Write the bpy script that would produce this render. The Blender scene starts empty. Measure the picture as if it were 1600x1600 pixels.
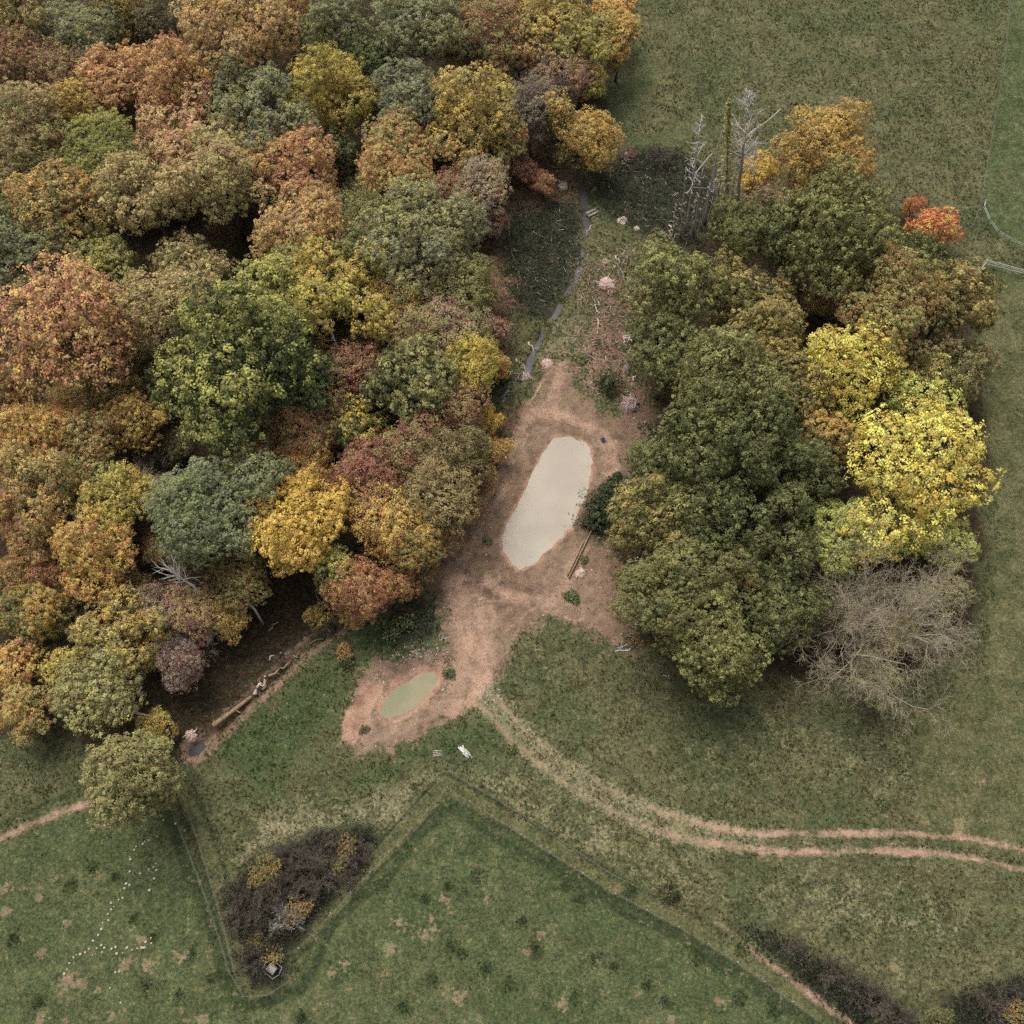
import bpy, math
import numpy as np
from mathutils import Vector

# ---------------------------------------------------------------- camera, world, sun, exposure
sc = bpy.context.scene
R_ = math.radians
CAM_H, TILT, FPX = 105.0, R_(26.0), 1715.0
cam = bpy.data.cameras.new("camera")
cam_ob = bpy.data.objects.new("camera", cam)
sc.collection.objects.link(cam_ob)
cam.sensor_fit = 'HORIZONTAL'
cam.angle = 2 * math.atan(800.0 / FPX)
cam.clip_start, cam.clip_end = 0.5, 6000.0
cam_ob.location = (0, 0, CAM_H)
cam_ob.rotation_euler = (TILT, 0, 0)
sc.camera = cam_ob

SUN_DIR = Vector((-0.24, 0.42, 1.0)).normalized()          # towards the sun, behind thin cloud
world = bpy.data.worlds.new("World")
sc.world = world
world.use_nodes = True
wn, wl = world.node_tree.nodes, world.node_tree.links
bg = wn["Background"]
sky = wn.new("ShaderNodeTexSky")
sky.sky_type = 'NISHITA'
sky.sun_disc = False
sky.sun_elevation = math.asin(SUN_DIR.z)
sky.sun_rotation = math.atan2(SUN_DIR.x, SUN_DIR.y)
sky.air_density, sky.dust_density, sky.ozone_density = 1.0, 6.0, 1.0
hs = wn.new("ShaderNodeHueSaturation")                     # overcast: a grey sky
hs.inputs["Saturation"].default_value = 0.30
wl.new(sky.outputs[0], hs.inputs["Color"])
wl.new(hs.outputs[0], bg.inputs[0])
bg.inputs[1].default_value = 0.148
sun = bpy.data.lights.new("sun", 'SUN')
sun.energy, sun.angle, sun.color = 1.4, R_(26), (1.0, 0.95, 0.88)
sun_ob = bpy.data.objects.new("sun", sun)
sc.collection.objects.link(sun_ob)
sun_ob.rotation_euler = SUN_DIR.to_track_quat('Z', 'Y').to_euler()
sun_ob.location = (0, 0, 200)

sc.view_settings.view_transform = 'Standard'
sc.view_settings.look = 'None'
sc.view_settings.gamma = 1.0
sc.view_settings.use_curve_mapping = False
sc.view_settings.exposure = 0.0
sc.render.engine = 'CYCLES'
cy = sc.cycles
cy.max_bounces, cy.diffuse_bounces, cy.glossy_bounces, cy.transmission_bounces = 3, 1, 1, 2
cy.use_denoising = False
cy.use_adaptive_sampling, cy.adaptive_threshold = True, 0.03

# ---------------------------------------------------------------- helpers
COL = sc.collection
CT, ST = math.cos(TILT), math.sin(TILT)


def at(px, py, z=0.0):
    """the world point at height z seen at photo pixel (px, py)"""
    x, y, w = (px - 800.0) / FPX, (800.0 - py) / FPX, -1.0
    d = (x, y * CT - w * ST, y * ST + w * CT)
    t = (z - CAM_H) / d[2]
    return Vector((d[0] * t, d[1] * t, z))


def depth_at(p):
    return -(p.y * -ST + (p.z - CAM_H) * CT)


def pxw(n, px, py, z=0.0):
    """n photo pixels in metres at that place"""
    return n * depth_at(at(px, py, z)) / FPX


SAT = 0.93


def lin(c):
    g = 0.3 * c[0] + 0.55 * c[1] + 0.15 * c[2]
    c = [g + (v - g) * SAT for v in c]
    return tuple(((v / 255.0) / 12.92 if v / 255.0 <= 0.04045 else ((v / 255.0 + 0.055) / 1.055) ** 2.4) for v in c)


def _hash(ix, iy, seed):
    h = (ix.astype(np.int64) * 374761393 + iy.astype(np.int64) * 668265263 + seed * 974634777) & 0xFFFFFFFF
    h = ((h ^ (h >> 13)) * 1274126177) & 0xFFFFFFFF
    return ((h ^ (h >> 16)) & 0xFFFF) / 65535.0


def vnoise(x, y, seed=0):
    ix, iy = np.floor(x), np.floor(y)
    fx, fy = x - ix, y - iy
    fx, fy = fx * fx * (3 - 2 * fx), fy * fy * (3 - 2 * fy)
    a, b = _hash(ix, iy, seed), _hash(ix + 1, iy, seed)
    c, d = _hash(ix, iy + 1, seed), _hash(ix + 1, iy + 1, seed)
    return a + (b - a) * fx + (c - a) * fy + (a - b - c + d) * fx * fy


def fbm(x, y, seed=0, octv=4):
    s, a, t = 0.0, 1.0, 0.0
    for k in range(octv):
        s = s + a * vnoise(x * 2 ** k, y * 2 ** k, seed + k * 7)
        t += a
        a *= 0.55
    return s / t


def wpts(pts):
    return np.array([at(*p)[:2] for p in pts])


def sd_poly(X, Y, P):
    """signed distance (negative inside) to the closed polygon P"""
    d = np.full(X.shape, 1e9)
    ins = np.zeros(X.shape, bool)
    n = len(P)
    for i in range(n):
        ax, ay = P[i]
        bx, by = P[(i + 1) % n]
        ex, ey = bx - ax, by - ay
        wx, wy = X - ax, Y - ay
        t = np.clip((wx * ex + wy * ey) / (ex * ex + ey * ey + 1e-12), 0, 1)
        d = np.minimum(d, (wx - ex * t) ** 2 + (wy - ey * t) ** 2)
        c = (ay > Y) != (by > Y)
        with np.errstate(divide='ignore', invalid='ignore'):
            ins ^= c & (X < (bx - ax) * (Y - ay) / (by - ay + 1e-12) + ax)
    d = np.sqrt(d)
    return np.where(ins, -d, d)


def d_line(X, Y, P):
    d = np.full(X.shape, 1e9)
    for i in range(len(P) - 1):
        ax, ay = P[i]
        ex, ey = P[i + 1][0] - ax, P[i + 1][1] - ay
        wx, wy = X - ax, Y - ay
        t = np.clip((wx * ex + wy * ey) / (ex * ex + ey * ey + 1e-12), 0, 1)
        d = np.minimum(d, (wx - ex * t) ** 2 + (wy - ey * t) ** 2)
    return np.sqrt(d)


def mesh_np(name, V, F, mat=None, attrs=None, smooth=False):
    """V (n,3); F (m,k) or a list of such arrays"""
    V = np.asarray(V, np.float32)
    Fs = F if isinstance(F, list) else [F]
    Fs = [np.asarray(f, np.int32) for f in Fs if len(f)]
    me = bpy.data.meshes.new(name)
    loops = np.concatenate([f.ravel() for f in Fs])
    tot = np.concatenate([np.full(len(f), f.shape[1], np.int32) for f in Fs])
    start = np.concatenate([[0], np.cumsum(tot)[:-1]]).astype(np.int32)
    me.vertices.add(len(V))
    me.vertices.foreach_set("co", V.ravel())
    me.loops.add(len(loops))
    me.loops.foreach_set("vertex_index", loops)
    me.polygons.add(len(tot))
    me.polygons.foreach_set("loop_start", start)
    me.polygons.foreach_set("loop_total", tot)
    if smooth:
        me.polygons.foreach_set("use_smooth", np.ones(len(tot), bool))
    for k, a in (attrs or {}).items():
        at_ = me.attributes.new(k, 'FLOAT_COLOR', 'POINT')
        at_.data.foreach_set("color", np.asarray(a, np.float32).ravel())
    me.update(calc_edges=True)
    if mat:
        me.materials.append(mat)
    return me


def link(name, me, parent=None, **props):
    o = bpy.data.objects.new(name, me)
    COL.objects.link(o)
    if parent is not None:
        o.parent = parent
    for k, v in props.items():
        o[k] = v
    return o


class MB:
    """collects shapes for one mesh"""
    def __init__(s):
        s.V, s.F, s.n = [], {}, 0

    def add(s, V, F):
        V = np.asarray(V, float)
        s.V.append(V)
        F = np.asarray(F, int)
        s.F.setdefault(F.shape[1], []).append(F + s.n)
        s.n += len(V)

    def tube(s, pts, rad, sides=6, cap=True):
        pts = np.asarray(pts, float)
        n = len(pts)
        tan = np.gradient(pts, axis=0)
        tan /= np.linalg.norm(tan, axis=1)[:, None] + 1e-9
        ref = np.array([0, 0, 1.0]) if abs(tan[0][2]) < 0.9 else np.array([1.0, 0, 0])
        u = np.cross(tan, ref)
        u /= np.linalg.norm(u, axis=1)[:, None] + 1e-9
        v = np.cross(tan, u)
        a = np.arange(sides) * 2 * math.pi / sides
        rad = np.broadcast_to(np.asarray(rad, float), (n,))
        V = pts[:, None] + rad[:, None, None] * (np.cos(a)[None, :, None] * u[:, None] + np.sin(a)[None, :, None] * v[:, None])
        i = np.arange(n - 1)[:, None] * sides
        j = np.arange(sides)[None]
        F = np.stack([i + j, i + (j + 1) % sides, i + sides + (j + 1) % sides, i + sides + j], -1).reshape(-1, 4)
        b = s.n
        s.add(V.reshape(-1, 3), F)
        if cap:
            s.F.setdefault(sides, []).append(np.array([np.arange(sides)[::-1] + b, np.arange(sides) + b + (n - 1) * sides]))

    def box(s, c, size, rz=0.0, ry=0.0):
        sx, sy, sz = size
        V = np.array([[x, y, z] for x in (-.5, .5) for y in (-.5, .5) for z in (-.5, .5)]) * (sx, sy, sz)
        V = np.stack([V[:, 0] * math.cos(ry) - V[:, 2] * math.sin(ry), V[:, 1], V[:, 0] * math.sin(ry) + V[:, 2] * math.cos(ry)], 1)
        V = np.stack([V[:, 0] * math.cos(rz) - V[:, 1] * math.sin(rz), V[:, 0] * math.sin(rz) + V[:, 1] * math.cos(rz), V[:, 2]], 1)
        s.add(V + np.asarray(c), [[0, 1, 3, 2], [4, 6, 7, 5], [0, 4, 5, 1], [2, 3, 7, 6], [0, 2, 6, 4], [1, 5, 7, 3]])

    def segs(s, S, sides=3):
        """S: (n,8) p0, p1, r0, r1"""
        S = np.asarray(S, float)
        p0, p1, r0, r1 = S[:, :3], S[:, 3:6], S[:, 6], S[:, 7]
        t = p1 - p0
        t /= np.linalg.norm(t, axis=1)[:, None] + 1e-9
        ref = np.where(np.abs(t[:, 2:3]) < 0.9, [[0, 0, 1.0]], [[1.0, 0, 0]])
        u = np.cross(t, ref)
        u /= np.linalg.norm(u, axis=1)[:, None] + 1e-9
        v = np.cross(t, u)
        a = np.arange(sides) * 2 * math.pi / sides
        ring = np.cos(a)[None, :, None] * u[:, None] + np.sin(a)[None, :, None] * v[:, None]
        V = np.concatenate([p0[:, None] + ring * r0[:, None, None], p1[:, None] + ring * r1[:, None, None]], 1).reshape(-1, 3)
        j = np.arange(sides)
        f = np.stack([j, (j + 1) % sides, sides + (j + 1) % sides, sides + j], -1)
        F = (np.arange(len(S))[:, None, None] * 2 * sides + f[None]).reshape(-1, 4)
        s.add(V, F)

    def mesh(s, name, mat, smooth=False, attrs=None):
        return mesh_np(name, np.concatenate(s.V), [np.concatenate(f) for f in s.F.values()], mat, attrs, smooth)

    def build(s, name, mat, parent=None, smooth=False, **props):
        return link(name, s.mesh(name, mat, smooth), parent, **props)


# ---------------------------------------------------------------- materials
class NT:
    def __init__(s, name):
        s.m = bpy.data.materials.new(name)
        s.m.use_nodes = True
        s.t = s.m.node_tree
        s.n, s.l = s.t.nodes, s.t.links
        s.n.clear()
        s.out = s.n.new("ShaderNodeOutputMaterial")

    def _set(s, sock, v):
        if isinstance(v, bpy.types.NodeSocket):
            s.l.new(v, sock)
        elif v is not None:
            if isinstance(v, (tuple, list)) and len(v) == 3 and sock.type == 'RGBA':
                v = (*v, 1.0)
            sock.default_value = v

    def math(s, op, a, b=None, c=None, clamp=False):
        n = s.n.new("ShaderNodeMath")
        n.operation, n.use_clamp = op, clamp
        for i, v in enumerate((a, b, c)):
            if v is not None:
                s._set(n.inputs[i], v)
        return n.outputs[0]

    def mix(s, f, a, b, mode='MIX'):
        n = s.n.new("ShaderNodeMix")
        n.data_type, n.blend_type = 'RGBA', mode
        s._set(n.inputs[0], f)
        s._set(n.inputs[6], a)
        s._set(n.inputs[7], b)
        return n.outputs[2]

    def noise(s, scale, detail=3.0, rough=0.55, vec=None, out=0, dist=0.0):
        n = s.n.new("ShaderNodeTexNoise")
        n.inputs["Scale"].default_value = scale
        n.inputs["Detail"].default_value = detail
        n.inputs["Roughness"].default_value = rough
        n.inputs["Distortion"].default_value = dist
        if vec is not None:
            s.l.new(vec, n.inputs["Vector"])
        return n.outputs[out]

    def attr(s, name, kind='GEOMETRY'):
        n = s.n.new("ShaderNodeAttribute")
        n.attribute_type, n.attribute_name = kind, name
        return n

    def sep(s, c):
        n = s.n.new("ShaderNodeSeparateColor")
        s.l.new(c, n.inputs[0])
        return n.outputs

    def step(s, v, lo, hi, a=0.0, b=1.0):
        n = s.n.new("ShaderNodeMapRange")
        n.interpolation_type = 'SMOOTHSTEP'
        s._set(n.inputs[0], v)
        for i, x in enumerate((lo, hi, a, b)):
            s._set(n.inputs[i + 1], x)
        return n.outputs[0]

    def rng(s, v, lo, hi, a, b):
        n = s.n.new("ShaderNodeMapRange")
        s._set(n.inputs[0], v)
        for i, x in enumerate((lo, hi, a, b)):
            s._set(n.inputs[i + 1], x)
        return n.outputs[0]

    def pos(s):
        return s.n.new("ShaderNodeNewGeometry").outputs["Position"]

    def principled(s, col, rough=0.9, spec=0.2, bump=None, bstr=0.3, bdist=0.05):
        p = s.n.new("ShaderNodeBsdfPrincipled")
        s._set(p.inputs["Base Color"], col)
        s._set(p.inputs["Roughness"], rough)
        p.inputs["Specular IOR Level"].default_value = spec
        if bump is not None:
            b = s.n.new("ShaderNodeBump")
            b.inputs["Strength"].default_value = bstr
            b.inputs["Distance"].default_value = bdist
            s.l.new(bump, b.inputs["Height"])
            s.l.new(b.outputs[0], p.inputs["Normal"])
        s.l.new(p.outputs[0], s.out.inputs[0])
        return s.m


def leaf_material(name, transl=0.18):
    t = NT(name)
    c1, c2 = t.attr("col1", 'OBJECT').outputs[0], t.attr("col2", 'OBJECT').outputs[0]
    mixv = t.attr("mixv", 'OBJECT').outputs[2]
    lv = t.attr("lv")
    lobe, flor, leaf = t.sep(lv.outputs[0])
    tc = t.n.new("ShaderNodeTexCoord").outputs["Object"]
    nz = t.noise(0.33, 2.0, 0.5, tc)
    f = t.math('MULTIPLY_ADD', t.math('SUBTRACT', nz, 0.5), 1.9, mixv)
    f = t.math('MULTIPLY_ADD', t.math('SUBTRACT', lobe, 0.5), 0.55, f)
    f = t.math('MULTIPLY_ADD', t.math('SUBTRACT', flor, 0.5), 1.0, f)
    f = t.math('MULTIPLY_ADD', t.math('SUBTRACT', leaf, 0.5), 0.45, f, clamp=True)
    col = t.mix(f, c1, c2)
    nz2 = t.noise(0.55, 2.0, 0.5, tc, dist=0.3)
    turn = t.math('MULTIPLY_ADD', t.math('SUBTRACT', flor, 0.5), 0.42, nz2)      # leaves that have not turned yet
    col = t.mix(t.math('MULTIPLY', t.step(turn, 0.42, 0.64), 0.72), col, t.mix(0.58, col, t.attr("fresh", 'OBJECT').outputs[0]))
    tw = t.attr("under", 'OBJECT').outputs[0]
    col = t.mix(t.math('MULTIPLY', t.step(turn, 0.40, 0.26), 0.5), col, tw)
    h = t.n.new("ShaderNodeHueSaturation")
    t._set(h.inputs["Hue"], t.rng(flor, 0, 1, 0.484, 0.516))
    t._set(h.inputs["Saturation"], t.rng(leaf, 0, 1, 0.82, 1.1))
    t._set(h.inputs["Value"], t.math('MULTIPLY', t.rng(leaf, 0, 1, 0.66, 1.40), t.rng(flor, 0, 1, 0.70, 1.32)))
    t.l.new(col, h.inputs["Color"])
    d = t.n.new("ShaderNodeBsdfDiffuse")
    tr = t.n.new("ShaderNodeBsdfTranslucent")
    t.l.new(h.outputs[0], d.inputs[0])
    t.l.new(h.outputs[0], tr.inputs[0])
    m = t.n.new("ShaderNodeMixShader")
    m.inputs[0].default_value = transl
    t.l.new(d.outputs[0], m.inputs[1])
    t.l.new(tr.outputs[0], m.inputs[2])
    t.l.new(m.outputs[0], t.out.inputs[0])
    return t.m


def simple_material(name, ca, cb, scale=3.0, rough=0.85, spec=0.2, bstr=0.3, stretch=None):
    t = NT(name)
    tc = t.n.new("ShaderNodeTexCoord").outputs["Object"]
    n = t.noise(scale, 5.0, 0.6, tc)
    return t.principled(t.mix(t.step(n, 0.3, 0.7), lin(ca), lin(cb)), rough, spec, n, bstr)


def attr_material(name, rough=0.95, transl=0.0):
    """colour straight from a per-piece colour attribute (grass blades, leaves on the ground)"""
    t = NT(name)
    a = t.attr("pc").outputs[0]
    d = t.n.new("ShaderNodeBsdfDiffuse")
    t.l.new(a, d.inputs[0])
    if transl:
        tr = t.n.new("ShaderNodeBsdfTranslucent")
        t.l.new(a, tr.inputs[0])
        m = t.n.new("ShaderNodeMixShader")
        m.inputs[0].default_value = transl
        t.l.new(d.outputs[0], m.inputs[1])
        t.l.new(tr.outputs[0], m.inputs[2])
        t.l.new(m.outputs[0], t.out.inputs[0])
    else:
        t.l.new(d.outputs[0], t.out.inputs[0])
    return t.m


def twig_material():
    t = NT("twig_bark")
    c = t.attr("col1", 'OBJECT').outputs[0]
    tc = t.n.new("ShaderNodeTexCoord").outputs["Object"]
    n = t.noise(1.2, 3.0, 0.6, tc)
    return t.principled(t.mix(t.step(n, 0.25, 0.75), c, t.mix(0.45, c, lin((70, 58, 50)))), 0.9, 0.15)


M_LEAF = leaf_material("autumn_leaves")
M_TWIG = twig_material()
M_BARK = simple_material("bark", (82, 72, 62), (120, 110, 98), 4.0)
M_DEAD = simple_material("bleached_deadwood", (162, 152, 142), (208, 200, 190), 5.0)
M_LOG = simple_material("cut_log", (128, 108, 82), (178, 152, 120), 6.0)
M_PALEWOOD = simple_material("split_pale_wood", (190, 165, 145), (228, 208, 192), 7.0)
M_WHITEWOOD = simple_material("weathered_white_board", (196, 194, 184), (226, 224, 216), 9.0)
M_POST = simple_material("fence_post_wood", (120, 112, 98), (168, 158, 142), 8.0)
M_WIRE = simple_material("galvanised_wire", (124, 120, 102), (146, 140, 122), 8.0, 0.6, 0.4)
M_TAPE = simple_material("white_fence_tape", (205, 208, 198), (228, 230, 222), 3.0)
M_GREYBOARD = simple_material("grey_weathered_board", (140, 132, 124), (180, 172, 164), 8.0)
M_BLUE = simple_material("blue_plastic", (52, 84, 128), (66, 102, 150), 5.0, 0.5, 0.4)
M_METAL = simple_material("pale_handle_metal", (190, 196, 205), (205, 210, 214), 5.0, 0.4, 0.5)
M_STONE = simple_material("pale_flint", (176, 160, 142), (214, 202, 188), 6.0)
M_CHIP = simple_material("pale_torn_wood_and_root", (176, 140, 128), (218, 188, 172), 9.0, bstr=0.8)
M_BRASH = simple_material("grey_brash", (110, 92, 90), (158, 140, 138), 6.0)
M_MUSH_CAP = simple_material("mushroom_cap", (172, 164, 140), (190, 182, 160), 14.0)
M_MUSH_STEM = simple_material("mushroom_stem", (200, 188, 164), (222, 212, 190), 14.0)
M_MOLE = simple_material("dry_crumbly_soil", (122, 104, 80), (168, 146, 118), 9.0, bstr=0.9)
M_NEEDLE = leaf_material("conifer_needles", 0.1)
M_PIECE = attr_material("dry_and_green_grass", transl=0.2)

# ---------------------------------------------------------------- the lie of the land
POND = wpts([(865, 683), (885, 680), (905, 686), (921, 699), (926, 715), (923, 740), (915, 765), (908, 790), (895, 815), (885, 828), (865, 850), (840, 875),
             (812, 887), (802, 880), (789, 862), (787, 830), (795, 814), (810, 790), (822, 765), (832, 740), (845, 715), (857, 697)])
POND2 = wpts([(591, 1113), (599, 1095), (622, 1068), (648, 1051), (668, 1043), (684, 1042), (685, 1058), (676, 1080), (656, 1100), (632, 1117), (606, 1121)])
TRENCH = wpts([(538, 1150), (548, 1118), (562, 1090), (585, 1064), (596, 1070), (577, 1103), (571, 1128), (562, 1146), (548, 1154)])
SUMP = wpts([(294, 1170), (300, 1163), (313, 1164), (320, 1171), (317, 1182), (306, 1186), (296, 1181)])
CLEARING = wpts([(852, 575), (888, 570), (900, 615), (960, 648), (1000, 635), (1030, 650), (1005, 700), (985, 745), (960, 750), (945, 790), (930, 835),
                 (955, 860), (985, 930), (990, 970), (978, 1012), (935, 1003), (890, 965), (855, 962), (812, 985), (792, 1010), (780, 1055), (748, 1085),
                 (712, 1118), (690, 1128), (684, 1100), (700, 1062), (692, 1000), (680, 940), (650, 895), (680, 845), (722, 800), (765, 735), (800, 660), (830, 612)])
BANK = wpts([(530, 1158), (538, 1112), (566, 1072), (592, 1032), (640, 1012), (692, 1022), (712, 1060), (702, 1108), (668, 1130), (640, 1146), (612, 1168), (560, 1174)])
STREAM = wpts([(903, 268), (912, 300), (916, 335), (916, 360), (911, 390), (905, 420), (890, 450), (872, 485), (852, 512), (842, 532), (832, 552), (822, 585)])
STREAM_POOL = wpts([(838, 545), (836, 522), (845, 510), (854, 512), (850, 530), (844, 544)])
DITCH = wpts([(300, 1172), (340, 1142), (380, 1102), (420, 1066), (470, 1018), (505, 992), (535, 970), (572, 952), (590, 940)])
TRACK = wpts([(745, 1080), (775, 1108), (810, 1148), (850, 1183), (900, 1218), (960, 1253), (1030, 1284), (1110, 1304), (1190, 1316), (1280, 1317),
              (1380, 1315), (1450, 1317), (1520, 1326), (1600, 1342), (1720, 1370)])
LEFT_PATH = wpts([(-120, 1365), (0, 1310), (60, 1284), (100, 1267), (150, 1252), (215, 1240)])
LANE = [wpts([(272, 1205), (290, 1245), (318, 1310), (340, 1375), (356, 1430), (372, 1500), (385, 1545)]),
        wpts([(395, 1555), (425, 1550), (458, 1530)]),
        wpts([(425, 1512), (470, 1470), (520, 1418), (575, 1356), (640, 1290), (697, 1226)]),
        wpts([(697, 1226), (760, 1262), (860, 1320), (960, 1385), (1060, 1435), (1150, 1490), (1230, 1545), (1310, 1600), (1380, 1650)])]
PASTURE = wpts([(-400, 1480), (0, 1322), (140, 1266), (272, 1258), (300, 1330), (340, 1430), (372, 1530), (384, 1562), (462, 1536), (500, 1455), (560, 1392),
                (640, 1310), (698, 1240), (760, 1280), (860, 1338), (960, 1402), (1060, 1452), (1150, 1508), (1230, 1565), (1290, 1610), (1500, 1800), (-400, 1800)])
RIGHT_FIELD = wpts([(2100, 520), (1600, 428), (1537, 415), (1505, 458), (1525, 560), (1545, 680), (1560, 800), (1560, 900), (1545, 1050), (1440, 1110),
                    (1434, 1200), (1436, 1300), (1520, 1318), (1600, 1335), (2000, 1420)])
TOP_FIELD = wpts([(1582, -60), (1575, 20), (1560, 120), (1546, 230), (1534, 325), (1545, 355), (1570, 378), (1600, 390), (2000, 470), (2100, -60)])
WOOD = wpts([(-500, -150), (985, -150), (990, 60), (940, 150), (955, 230), (905, 262), (840, 275), (795, 330), (775, 420), (778, 520), (788, 560), (765, 690),
             (700, 835), (640, 925), (560, 955), (470, 1010), (380, 1095), (320, 1150), (255, 1185), (180, 1195), (110, 1150), (0, 1145), (-500, 1250)])
GROVE = wpts([(985, 470), (1050, 400), (1120, 360), (1250, 305), (1420, 335), (1500, 440), (1525, 560), (1545, 720), (1540, 850), (1510, 1010), (1380, 1075),
              (1200, 1055), (1080, 1060), (1000, 1000), (960, 900), (955, 800), (1005, 690), (1030, 640), (1000, 560)])
BRAMBLES = [wpts(p) for p in (
    [(790, 335), (830, 312), (880, 312), (905, 330), (908, 395), (885, 445), (845, 500), (805, 490), (785, 430)],
    [(930, 262), (985, 236), (1060, 235), (1110, 270), (1130, 345), (1085, 385), (1015, 372), (955, 335), (922, 300)],
    [(345, 1395), (400, 1345), (500, 1305), (570, 1290), (592, 1312), (560, 1365), (500, 1425), (455, 1480), (435, 1535), (392, 1545), (372, 1490)],
    [(1150, 1450), (1200, 1452), (1270, 1495), (1340, 1525), (1400, 1570), (1445, 1620), (1345, 1625), (1290, 1560), (1215, 1500)],
    [(1470, 1610), (1490, 1560), (1540, 1535), (1610, 1530), (1620, 1620)],
    [(600, 975), (640, 930), (690, 935), (680, 990), (640, 1010), (610, 1000)],
    [(775, 575), (795, 565), (800, 590), (790, 625), (775, 640)])]
LUSH = [wpts(p) for p in (
    [(340, 1160), (400, 1100), (470, 1050), (530, 1040), (545, 1090), (525, 1140), (460, 1190), (440, 1230), (390, 1230), (350, 1195)],
    [(540, 1000), (600, 960), (660, 960), (660, 1010), (600, 1030), (560, 1040)],
    [(520, 1215), (600, 1180), (690, 1150), (720, 1130), (760, 1130), (800, 1170), (720, 1170), (640, 1195), (560, 1230)],
    [(940, 150), (1000, 60), (1040, 100), (1020, 170), (960, 200)],
    [(960, 195), (1040, 190), (1070, 225), (1000, 240), (960, 225)],
    [(1580, 430), (1530, 425), (1510, 460), (1530, 480)],
    [(872, 935), (885, 912), (910, 910), (915, 935), (900, 950), (880, 950)])]
LITTER = [wpts(p) for p in (
    [(640, 935), (660, 870), (715, 800), (760, 720), (785, 630), (800, 640), (790, 720), (755, 780), (725, 835), (700, 890), (680, 930)],
    [(755, 400), (775, 340), (800, 470), (800, 560), (775, 590), (750, 500)],
    [(800, 250), (890, 262), (905, 285), (880, 312), (820, 320), (800, 340), (790, 300)],
    [(935, 880), (965, 880), (1000, 960), (985, 1000), (950, 960)],
    [(930, 470), (990, 480), (1005, 560), (1040, 640), (1010, 680), (960, 640), (930, 560)],
    [(895, 420), (960, 390), (1010, 430), (990, 480), (930, 500), (900, 480)])]
STRAW = [wpts(p) for p in (
    [(350, 1300), (440, 1265), (560, 1235), (680, 1185), (700, 1215), (620, 1290), (560, 1300), (440, 1330), (370, 1370)],
    [(730, 1225), (790, 1215), (900, 1275), (1000, 1330), (1090, 1400), (1040, 1420), (940, 1365), (820, 1290)],
    [(1150, 1370), (1330, 1350), (1480, 1390), (1500, 1500), (1400, 1540), (1300, 1480), (1180, 1440)],
    [(850, 640), (840, 590), (870, 500), (900, 470), (920, 500), (890, 560), (880, 600)],
    [(1000, 1150), (1200, 1110), (1400, 1130), (1420, 1230), (1250, 1200), (1100, 1200)])]
PALE_PATH = [wpts([(705, 1105), (722, 1060), (730, 1010), (722, 955), (706, 900)]), wpts([(830, 640), (880, 650), (930, 672), (955, 690), (958, 730)]),
             wpts([(860, 640), (870, 600), (878, 575)]), wpts([(740, 1090), (756, 1050), (752, 1005), (760, 960)]),
             wpts([(855, 950), (890, 900), (915, 855)]), wpts([(760, 905), (800, 935), (850, 935)]), wpts([(940, 690), (952, 720), (952, 760)]), wpts([(700, 870), (760, 775), (812, 680), (830, 640)]), wpts([(715, 880), (772, 790), (800, 740)])]
DARK_TRACK = [wpts([(680, 890), (740, 790), (790, 690), (815, 640)]), wpts([(694, 900), (752, 800), (800, 702), (826, 650)]), wpts([(770, 1000), (762, 960), (800, 975)])]
rs = np.random.RandomState(11)


def sample_poly(rng, P, n):
    """n random points inside P"""
    lo, hi = P.min(0), P.max(0)
    out = []
    tot = 0
    while tot < n:
        q = lo + rng.rand(n * 2, 2) * (hi - lo)
        q = q[sd_poly(q[:, 0], q[:, 1], P) < 0]
        out.append(q)
        tot += len(q)
    return np.concatenate(out)[:n]


def poly_area(P):
    x, y = P[:, 0], P[:, 1]
    return 0.5 * abs(np.dot(x, np.roll(y, 1)) - np.dot(y, np.roll(x, 1)))


# dung pats / darker grass clumps and pale worn spots of the pasture, photo pixels and radius
DARK_SPOTS = [(1160, 1485, 12), (985, 1395, 14), (835, 1480, 10), (745, 1370, 12), (665, 1405, 9), (600, 1380, 12), (630, 1575, 10), (885, 1385, 10), (905, 1405, 11),
              (930, 1500, 10), (960, 1510, 9), (840, 1490, 10), (705, 1480, 12), (720, 1490, 10), (675, 1530, 12), (760, 1515, 10), (795, 1540, 12), (1090, 1500, 11),
              (700, 1385, 8), (815, 1440, 9), (1040, 1565, 10), (1155, 1560, 12), (230, 1540, 10), (280, 1555, 9), (210, 1435, 9), (110, 1385, 12), (20, 1470, 13),
              (145, 1355, 10), (180, 1370, 9), (300, 1490, 9), (240, 1465, 9), (60, 1565, 12), (330, 1530, 10), (1010, 1540, 9), (900, 1560, 9), (1210, 1580, 12), (470, 1590, 11)]
PALE_SPOTS = [(110, 1530, 14), (125, 1538, 11), (100, 1532, 9), (176, 1586, 11), (290, 1497, 10), (275, 1488, 7), (228, 1510, 9), (195, 1505, 10), (88, 1375, 7), (65, 1492, 7),
              (12, 1383, 10), (10, 1428, 9), (62, 1402, 6), (220, 1468, 8), (190, 1463, 7), (60, 1594, 10), (101, 1594, 8), (318, 1596, 9), (104, 1443, 6), (155, 1547, 7),
              (540, 1508, 9), (520, 1522, 8), (533, 1500, 6), (612, 1480, 9), (622, 1445, 9), (632, 1452, 7), (672, 1434, 7), (666, 1462, 7), (694, 1404, 8), (752, 1374, 6),
              (719, 1557, 9), (762, 1406, 7), (878, 1569, 10), (950, 1552, 7), (1122, 1566, 10), (1050, 1592, 7), (843, 1460, 6), (825, 1487, 7), (680, 1450, 6), (1538, 1222, 9), (1500, 1290, 7)]


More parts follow.
